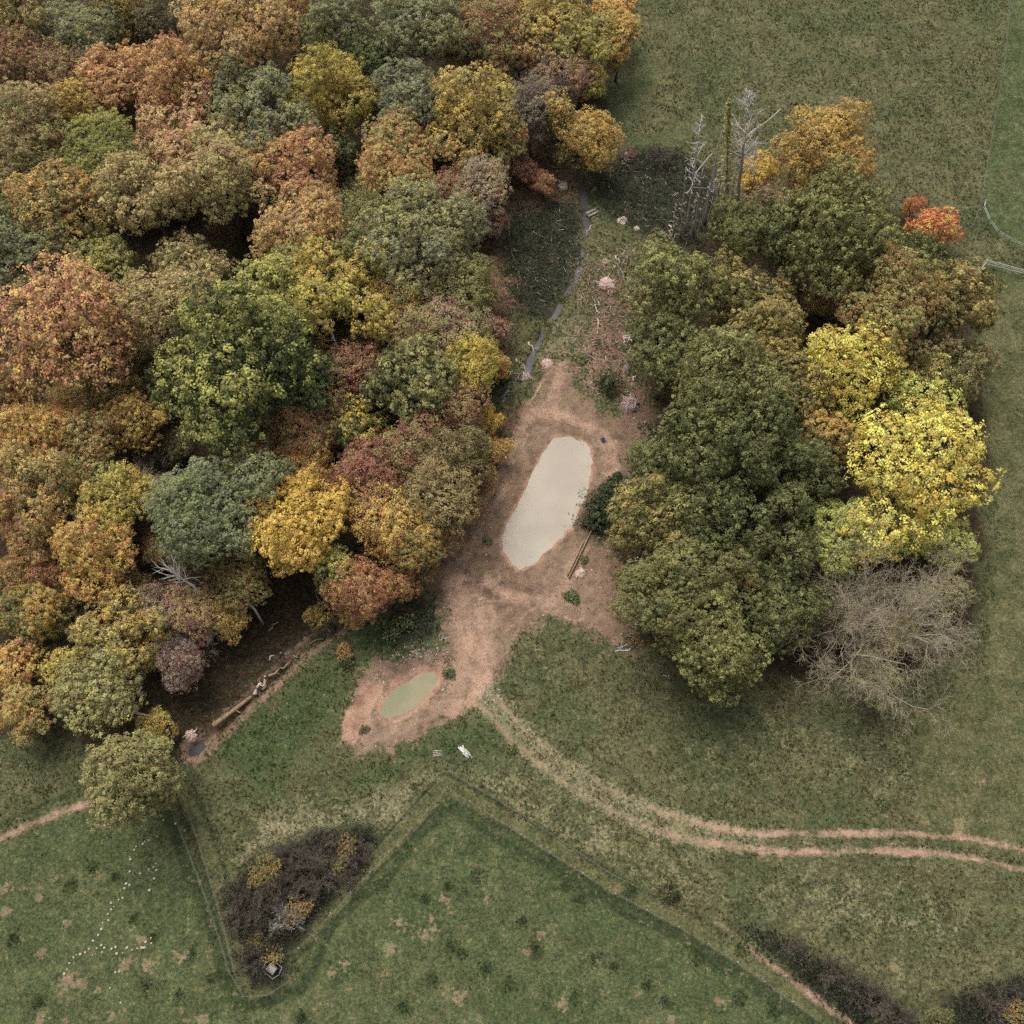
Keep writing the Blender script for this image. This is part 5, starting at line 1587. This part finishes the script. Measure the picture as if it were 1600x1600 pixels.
# blue bucket
bp = gat(942, 688)
root = bpy.data.objects.new("bucket", None)
COL.objects.link(root)
root.location = bp
root["label"], root["category"] = "small blue bucket standing at the big pond's upper right", "bucket"
m = MB()
a = np.arange(14) * 2 * math.pi / 14
prof = [(.16, 0), (.21, .34), (.225, .345), (.225, .365), (.195, .365), (.15, .02)]
V = np.array([[r * math.cos(t), r * math.sin(t), z] for r, z in prof for t in a])
m.add(V, [[i * 14 + j, i * 14 + (j + 1) % 14, (i + 1) * 14 + (j + 1) % 14, (i + 1) * 14 + j] for i in range(len(prof) - 1) for j in range(14)])
m.F[14] = [np.array([np.arange(14)[::-1], np.arange(14) + 70])]
bk = m.build("body", M_BLUE, root, True)
m = MB()
m.tube([[.22 * math.cos(t), .05 * math.sin(t), .34 + .16 * math.sin(t)] for t in np.linspace(0, math.pi, 9)], .014, 5)
m.build("handle", M_METAL, bk)

# wooden feeder with an outer rail at the thicket's tip
bp = gat(428, 1515)
root = bpy.data.objects.new("wooden_feeder", None)
COL.objects.link(root)
root.location = (bp.x, bp.y, bp.z)
root.rotation_euler = (0, 0, -0.62)
root["label"], root["category"] = "square wooden feeder in an outer rail below the thicket", "feeder"
for i in range(5):
    m = MB()
    m.box((-.26 + .13 * i, 0, .84), (.115, .5, .025))
    m.build("slat", M_GREYBOARD, root)
for x, y in ((-.3, -.26), (.3, -.26), (-.3, .26), (.3, .26)):
    m = MB()
    m.box((x, y, .38), (.07, .07, .96))
    m.build("leg", M_POST, root)
for x, y, sx, sy in ((0, -.31, .74, .045), (0, .31, .74, .045), (-.355, 0, .045, .57), (.355, 0, .045, .57)):
    m = MB()
    m.box((x, y, .87), (sx, sy, .09))
    m.build("rim_board", M_GREYBOARD, root)
for (x0, y0), (x1, y1) in ((( -.7, -.55), (.55, -.6)), ((.55, -.6), (.78, 0)), ((.78, 0), (.6, .58)), ((.6, .58), (-.6, .6)), ((-.6, .6), (-.8, .05)), ((-.8, .05), (-.7, -.55))):
    m = MB()
    m.tube([[x0, y0, .62], [x1, y1, .62]], .03, 6)
    m.build("rail", M_GREYBOARD, root)
    m = MB()
    m.tube([[x0, y0, -.1], [x0, y0, .68]], .04, 6)
    m.build("post", M_POST, root)


# ---------------------------------------------------------------- fences
def fence(pts, label, gap=3.2, h=1.15, wires=(0.55, 1.05), mat=M_POST, wmat=M_WIRE, wr=0.012, pr=0.05, px=True):
    P = [gat(*p) for p in pts] if px else pts
    root = bpy.data.objects.new("wire_fence", None)
    COL.objects.link(root)
    root.location = P[0]
    root["label"], root["category"] = label, "fence"
    line = []
    for a, b in zip(P[:-1], P[1:]):
        n = max(1, round((b - a).length / gap))
        line += [a.lerp(b, k / n) for k in range(n)]
    line.append(P[-1])
    line = [Vector((q.x, q.y, gz(q.x, q.y))) - P[0] for q in line]
    rng = np.random.RandomState(len(line))
    pm = MB()
    pm.tube([[0, 0, -.25], [0, 0, h * .5], [0, 0, h], [0, 0, h + .03]], [pr, pr, pr * .95, pr * .5], 6)
    pme = pm.mesh("post", mat)
    for q in line:
        o = link("post", pme, root)
        o.location = q
        o.rotation_euler = (rng.uniform(-.05, .05), rng.uniform(-.05, .05), rng.uniform(0, 3))
    for w in wires:
        m = MB()
        m.tube([[*(q + Vector((0, 0, w)))] for q in line], wr, 4)
        m.build("wire", wmat, root)
    return root


fence([(1576, -25), (1568, 90), (1555, 170), (1540, 260), (1527, 330), (1517, 361)], "post and wire fence down the top right meadow's right side", wr=.018)
fence([(1537, 318), (1534, 330), (1543, 350), (1556, 368), (1575, 380), (1600, 391), (1640, 402)], "curved pale tape fence rounding the top right field's corner", wmat=M_TAPE, wires=(.7, .95), wr=.022, gap=2.5)
fence([(1502, 470), (1505, 459), (1538, 415), (1570, 424), (1600, 432), (1650, 445)], "white rail fence at the right field's top corner", wmat=M_TAPE, wires=(.55, .85, 1.1), wr=.04, gap=2.6, mat=M_WHITEWOOD)
fence([(283, 1235), (308, 1300), (330, 1370), (350, 1440), (370, 1520), (380, 1548)], "wire fence up the left side of the thicket triangle", wr=.013)
fence([(272, 1268), (292, 1318), (318, 1385), (342, 1455), (362, 1520), (384, 1558), (420, 1556), (458, 1531)], "wire fence edging the left pasture, turning at the thicket's tip", wr=.014, gap=2.6)
fence([(585, 1338), (640, 1272), (702, 1209), (780, 1254), (860, 1305), (950, 1365), (1020, 1400)], "wire fence on the lane's upper side, peaked like a roof", wr=.013)
fence([(470, 1482), (520, 1430), (580, 1365), (640, 1302), (699, 1234), (770, 1278), (860, 1335), (960, 1398), (1060, 1450), (1150, 1504), (1235, 1566), (1300, 1612)],
      "long wire fence bounding the green pasture's peak", wr=.013, gap=2.8, mat=M_WHITEWOOD, pr=.045)

# ---------------------------------------------------------------- mushrooms and molehills
MUSH = [(205, 1343), (210, 1328), (213, 1323), (224, 1319), (227, 1315), (233, 1313), (246, 1307), (203, 1362), (220, 1365), (233, 1359), (240, 1355), (244, 1350), (245, 1360), (242, 1373), (234, 1391),
        (198, 1381), (203, 1383), (195, 1388), (192, 1403), (186, 1406), (179, 1417), (174, 1411), (174, 1421), (169, 1428), (170, 1438), (161, 1442), (159, 1452), (154, 1461), (146, 1470), (140, 1483), (134, 1488),
        (126, 1491), (120, 1492), (115, 1496), (145, 1492), (152, 1482), (159, 1477), (164, 1481), (175, 1483), (181, 1480), (160, 1488), (183, 1490), (192, 1489), (199, 1481), (207, 1484), (215, 1482), (222, 1481),
        (226, 1481), (228, 1472), (237, 1474), (236, 1466), (109, 1505), (105, 1515), (101, 1522), (187, 1518), (181, 1519), (275, 1287), (289, 1298), (256, 1282), (172, 1544), (189, 1567)]
mm = MB()
a = np.arange(10) * 2 * math.pi / 10
prof = [(.165, .10), (.16, .125), (.11, .165), (.04, .18)]
V = np.array([[r * math.cos(t), r * math.sin(t), z] for r, z in prof for t in a])
mm.add(V, [[i * 10 + j, i * 10 + (j + 1) % 10, (i + 1) * 10 + (j + 1) % 10, (i + 1) * 10 + j] for i in range(3) for j in range(10)])
mm.F[10] = [np.array([np.arange(10)[::-1], np.arange(10) + 30])]
CAP = mm.mesh("cap", M_MUSH_CAP, True)
mm = MB()
mm.tube([[0, 0, -.05], [0, 0, .105]], [.045, .035], 6)
STEM = mm.mesh("stem", M_MUSH_STEM)
mr = np.random.RandomState(4)
for x, y in MUSH:
    p = gat(x, y)
    root = bpy.data.objects.new("mushroom", None)
    COL.objects.link(root)
    root.location = p
    s = mr.uniform(.42, 0.85)
    root.scale = (s, s, s)
    root.rotation_euler = (mr.uniform(-.15, .15), mr.uniform(-.15, .15), mr.uniform(0, 6))
    root["label"], root["category"], root["group"] = "pale mushroom in the curving ring on the left pasture", "mushroom", "ring of pale mushrooms"
    link("cap", CAP, root)
    link("stem", STEM, root)

MOLE = [q for q in PALE_SPOTS if q[2] >= 8]
hm = []
for s in range(3):
    rng = np.random.RandomState(40 + s)
    n = 9
    V = [[0, 0, .16]]
    for r, z in ((.35, .13), (.7, .06), (1.0, -.04)):
        for k in range(n):
            aa = 6.283 * k / n
            q = r * rng.uniform(.75, 1.2)
            V.append([q * math.cos(aa), q * math.sin(aa), z * rng.uniform(.6, 1.3)])
    F3 = [[0, 1 + k, 1 + (k + 1) % n] for k in range(n)]
    F4 = [[1 + r * n + k, 1 + (r + 1) * n + k, 1 + (r + 1) * n + (k + 1) % n, 1 + r * n + (k + 1) % n] for r in range(2) for k in range(n)]
    hm.append(mesh_np("molehill", np.array(V), [np.array(F3), np.array(F4)], M_MOLE, smooth=True))
for i, (x, y, r) in enumerate(MOLE):
    p = gat(x, y, 0.06)
    o = link("molehill", hm[i % 3])
    o.location = p
    s = pxw(r, x, y) * .38
    o.scale = (s, s, max(.5, s))
    o.rotation_euler = (0, 0, i * 1.7)
    o["label"], o["category"], o["group"] = "low crumbly tan soil mound in the grass", "molehill", "tan soil mounds in the fields"

# ---------------------------------------------------------------- what nobody could count
zrng = np.random.RandomState(9)


def zone_at(x, y, key):
    st = 0.3
    nx = len(np.arange(-88, 88 + st / 2, st))
    ix = np.clip(((x + 88) / st).round().astype(int), 0, nx - 1)
    iy = np.clip(((y + 18) / st).round().astype(int), 0, len(GX) // nx - 1)
    return ZONE[key][iy * nx + ix]


def palette(names, n):
    pal = np.array([lin(c) for c in names])
    c = pal[zrng.randint(len(pal), size=n)]
    return np.clip(c * 0.85 * zrng.uniform(0.7, 1.35, (n, 1)), 0, 1)


def grass(name, label, xy, cols, blades=3, length=(0.18, 0.42), width=0.055, lean=0.9):
    n = len(xy)
    z = ground_z(xy[:, 0], xy[:, 1])
    B = np.repeat(np.c_[xy, z - 0.02], blades, 0)
    B[:, :2] += zrng.randn(len(B), 2) * 0.05
    m = len(B)
    a = zrng.uniform(0, 6.283, m)
    d = np.stack([np.cos(a) * lean, np.sin(a) * lean, np.ones(m)], 1) * zrng.uniform(0.5, 1.2, (m, 1)) + zrng.randn(m, 3) * 0.2
    d[:, 2] = np.abs(d[:, 2]) + 0.15
    L = zrng.uniform(*length, m)[:, None]
    s = np.stack([-np.sin(a), np.cos(a), np.zeros(m)], 1) * width * zrng.uniform(.6, 1.4, (m, 1))
    V = np.stack([B - s, B + s, B + unit(d) * L], 1).reshape(-1, 3)
    pc = np.repeat(np.c_[np.repeat(cols, blades, 0), np.ones(m)], 3, 0)
    me = mesh_np(name, V, np.arange(m * 3).reshape(-1, 3), M_PIECE, {"pc": pc})
    link(name, me, kind="stuff", label=label, category="grass")


def scatter(n, x0=-84, x1=84, y0=-6, y1=148):
    q = np.c_[zrng.uniform(x0, x1, n), zrng.uniform(y0, y1, n)]
    # only what the camera or a camera a step aside could see
    v = np.abs(q[:, 0]) < 52 + q[:, 1] * 0.24
    return q[v]


q = scatter(270000)
ok = (zone_at(q[:, 0], q[:, 1], 'floor') < .5) & (zone_at(q[:, 0], q[:, 1], 'clearing') < .45) & (zone_at(q[:, 0], q[:, 1], 'pasture') < .4) & (zone_at(q[:, 0], q[:, 1], 'field') < .4)
ok &= (zone_at(q[:, 0], q[:, 1], 'track') < .35) & (zone_at(q[:, 0], q[:, 1], 'bramble') < .5)
cl = fbm(q[:, 0] * .5, q[:, 1] * .5, 61, 3)
ok &= zrng.rand(len(q)) < 0.35 + 1.2 * (cl - .35)
q = q[ok]
cols = palette([(90, 88, 56), (116, 106, 70), (140, 126, 90), (78, 82, 50), (104, 100, 64)], len(q))
lu = zone_at(q[:, 0], q[:, 1], 'lush') > .5
cols[lu] = palette([(60, 84, 44), (76, 98, 52), (86, 106, 60), (98, 104, 62)], int(lu.sum()))
su = (zone_at(q[:, 0], q[:, 1], 'straw') > .5) & ~lu
cols[su] = palette([(128, 116, 78), (156, 140, 102), (108, 102, 66)], int(su.sum()))
grass("meadow_grass", "tussocky olive and straw grass of the meadows", q, cols)
q = scatter(60000, -60, 60, -6, 90)
ok = ((zone_at(q[:, 0], q[:, 1], 'pasture') > .6) | (zone_at(q[:, 0], q[:, 1], 'field') > .6)) & (fbm(q[:, 0] * .6, q[:, 1] * .6, 66, 3) > .5)
q = q[ok]
grass("pasture_grass", "short green grass tufts of the pastures", q, palette([(70, 86, 44), (90, 102, 54), (58, 74, 38)], len(q)), 3, (.08, .2), .045)


sp_ = []
for x, y, r in DARK_SPOTS:
    c0 = at(x, y)
    k = int(2.2 * r)
    sp_.append(np.array([[c0.x, c0.y]]) + zrng.randn(k, 2) * pxw(r, x, y) * .6)
sp_ = np.concatenate(sp_)
grass("rank_grass_clumps_weeds", "dark rank grass clumps dotted over the pasture", sp_, palette([(60, 74, 46), (70, 86, 52), (52, 66, 42)], len(sp_)), 3, (.12, .3), .045)


def leaf_litter(name, label, xy, cols, size, lift=(0.01, 0.05), cat="leaves", tilt=.35):
    n = len(xy)
    z = ground_z(xy[:, 0], xy[:, 1]) + zrng.uniform(*lift, n)
    N = unit(zrng.randn(n, 3) * tilt + [0, 0, 1])
    V, F = leaf_quads(zrng, np.c_[xy, z], N, size)
    pc = np.repeat(np.c_[cols, np.ones(n)], 4, 0)
    link(name, mesh_np(name, V, F, M_PIECE, {"pc": pc}), kind="stuff", label=label, category=cat)


br, brl = [], []
for P in BRAMBLES:
    n = int(poly_area(P) * (42 if P is not BRAMBLES[2] and P is not BRAMBLES[3] and P is not BRAMBLES[4] else 75))
    s = sample_poly(zrng, P, n)
    s += zrng.randn(*s.shape) * .5
    br.append(s)
br = np.concatenate(br)
keep = fbm(br[:, 0] * .9, br[:, 1] * .9, 81, 3) > .36
br = br[keep]
hb = (fbm(br[:, 0] * .6, br[:, 1] * .6, 83, 3) - .25) * 2.0
n = len(br)
tall = np.zeros(n, bool)
for P in BRAMBLES[2:5]:
    tall |= sd_poly(br[:, 0], br[:, 1], P) < -.3
zb = ground_z(br[:, 0], br[:, 1]) + np.clip(hb, .05, 1.4) * zrng.uniform(.3, 1, n) * np.where(tall, 2.2, 1)
N = unit(zrng.randn(n, 3) * .5 + [0, 0, 1])
V, F = leaf_quads(zrng, np.c_[br, zb], N, .21)
pc = palette([(66, 72, 56), (80, 86, 66), (92, 94, 76), (54, 58, 44), (98, 90, 74)], n)
pc[tall] = palette([(72, 64, 56), (84, 76, 68), (62, 64, 50), (50, 46, 40), (94, 84, 74)], int(tall.sum()))
hedge = (sd_poly(br[:, 0], br[:, 1], BRAMBLES[3]) < .6) | (sd_poly(br[:, 0], br[:, 1], BRAMBLES[4]) < .6)
pc[hedge] = palette([(58, 60, 48), (70, 72, 58), (50, 50, 40), (82, 82, 68)], int(hedge.sum()))
link("bramble_undergrowth", mesh_np("bramble_undergrowth", V, F, M_PIECE, {"pc": np.repeat(np.c_[pc, np.ones(n)], 4, 0)}), kind="stuff",
     label="dark green bramble tangle on the banks, thicket and hedge", category="brambles")
ll = np.concatenate([sample_poly(zrng, P, int(poly_area(P) * 14)) + zrng.randn(int(poly_area(P) * 14), 2) * 1.2 for P in LITTER])
leaf_litter("fallen_leaves", "reddish brown fallen leaves along the wood's edge", ll, palette([(146, 108, 86), (124, 92, 72), (170, 130, 100), (104, 82, 60), (110, 104, 70)], len(ll)), .16)
cl_ = sample_poly(zrng, CLEARING, 3600)
ok = (zone_at(cl_[:, 0], cl_[:, 1], 's1') > .3) & (fbm(cl_[:, 0] * .7, cl_[:, 1] * .7, 91, 3) > .47)
cl_ = cl_[ok]
leaf_litter("clods_and_debris", "pale clods, chips and leaves strewn on the bare earth", cl_, palette([(186, 150, 124), (206, 176, 150), (132, 100, 80), (110, 96, 66), (160, 124, 100)], len(cl_)), .11, cat="debris")
W1 = sample_poly(zrng, WOOD, 16000)
W2 = sample_poly(zrng, GROVE, 6000)
wl_ = np.concatenate([W1, W2])
leaf_litter("woodland_leaves", "brown fallen leaves on the woodland floor", wl_, palette([(104, 78, 52), (84, 64, 44), (128, 94, 58), (66, 60, 40)], len(wl_)), .3)
fl_ = sample_poly(zrng, POND, 900)
fl_ = fl_[(zone_at(fl_[:, 0], fl_[:, 1], 's1') > -.9) | (zrng.rand(900) < .03)]
fl_ = fl_[::3]
n = len(fl_)
V, F = leaf_quads(zrng, np.c_[fl_, np.full(n, WATER + .012)], unit(zrng.randn(n, 3) * .06 + [0, 0, 1]), .085, .05)
link("floating_leaves", mesh_np("floating_leaves", V, F, M_PIECE, {"pc": np.repeat(np.c_[palette([(150, 126, 96), (120, 92, 66), (168, 150, 110)], n), np.ones(n)], 4, 0)}), kind="stuff",
     label="brown leaves floating along the big pond's edge", category="leaves")
# stones round the small pond
sq = np.concatenate([sample_poly(zrng, BANK, 420), sample_poly(zrng, wpts([(600, 1035), (640, 1000), (700, 1010), (712, 1060), (690, 1040), (650, 1025)]), 260),
                     sample_poly(zrng, CLEARING, 380), sample_poly(zrng, wpts([(740, 1085), (775, 1060), (800, 1100), (770, 1120)]), 90)])
ok = (zone_at(sq[:, 0], sq[:, 1], 's1') > .3) & (zone_at(sq[:, 0], sq[:, 1], 's2') > .3) & (zone_at(sq[:, 0], sq[:, 1], 's3') > .3)
sq = sq[ok]
n = len(sq)
ico = unit(np.array([(1, 0, 0), (-1, 0, 0), (0, 1, 0), (0, -1, 0), (0, 0, 1), (0, 0, -1)], float))
icf = np.array([(0, 2, 4), (2, 1, 4), (1, 3, 4), (3, 0, 4), (2, 0, 5), (1, 2, 5), (3, 1, 5), (0, 3, 5)])
sz = (zrng.gamma(2.0, .02, n) + .015)[:, None, None]
V = np.c_[sq, ground_z(sq[:, 0], sq[:, 1])][:, None] + ico[None] * zrng.uniform(.6, 1.3, (n, 6, 1)) * sz * [1, 1, .6]
F = (np.arange(n)[:, None, None] * 6 + icf[None]).reshape(-1, 3)
link("scattered_stones", mesh_np("scattered_stones", V.reshape(-1, 3), F, M_STONE), kind="stuff", label="small pale stones strewn around the ponds", category="stones")
# sticks strewn over the stripped strip
P = wpts([(900, 400), (980, 390), (1000, 470), (1000, 560), (985, 640), (920, 620), (880, 560), (900, 480)])
sq = np.concatenate([sample_poly(zrng, P, 420), sample_poly(zrng, BRAMBLES[1], 130), sample_poly(zrng, BRAMBLES[0], 50)])
n = len(sq)
a = zrng.uniform(0, 6.28, n)
L = zrng.uniform(.2, .8, n)
z = ground_z(sq[:, 0], sq[:, 1]) + zrng.uniform(.04, .3, n)
dv = np.stack([np.cos(a) * L, np.sin(a) * L, zrng.uniform(-.1, .1, n)], 1)
c = np.c_[sq, z]
m = MB()
m.segs(np.c_[c - dv / 2, c + dv / 2, np.full(n, .03), np.full(n, .018)], 4)
m.build("strewn_sticks_debris", M_PALEWOOD, kind="stuff", label="short pale sticks strewn over the stripped ground", category="debris")
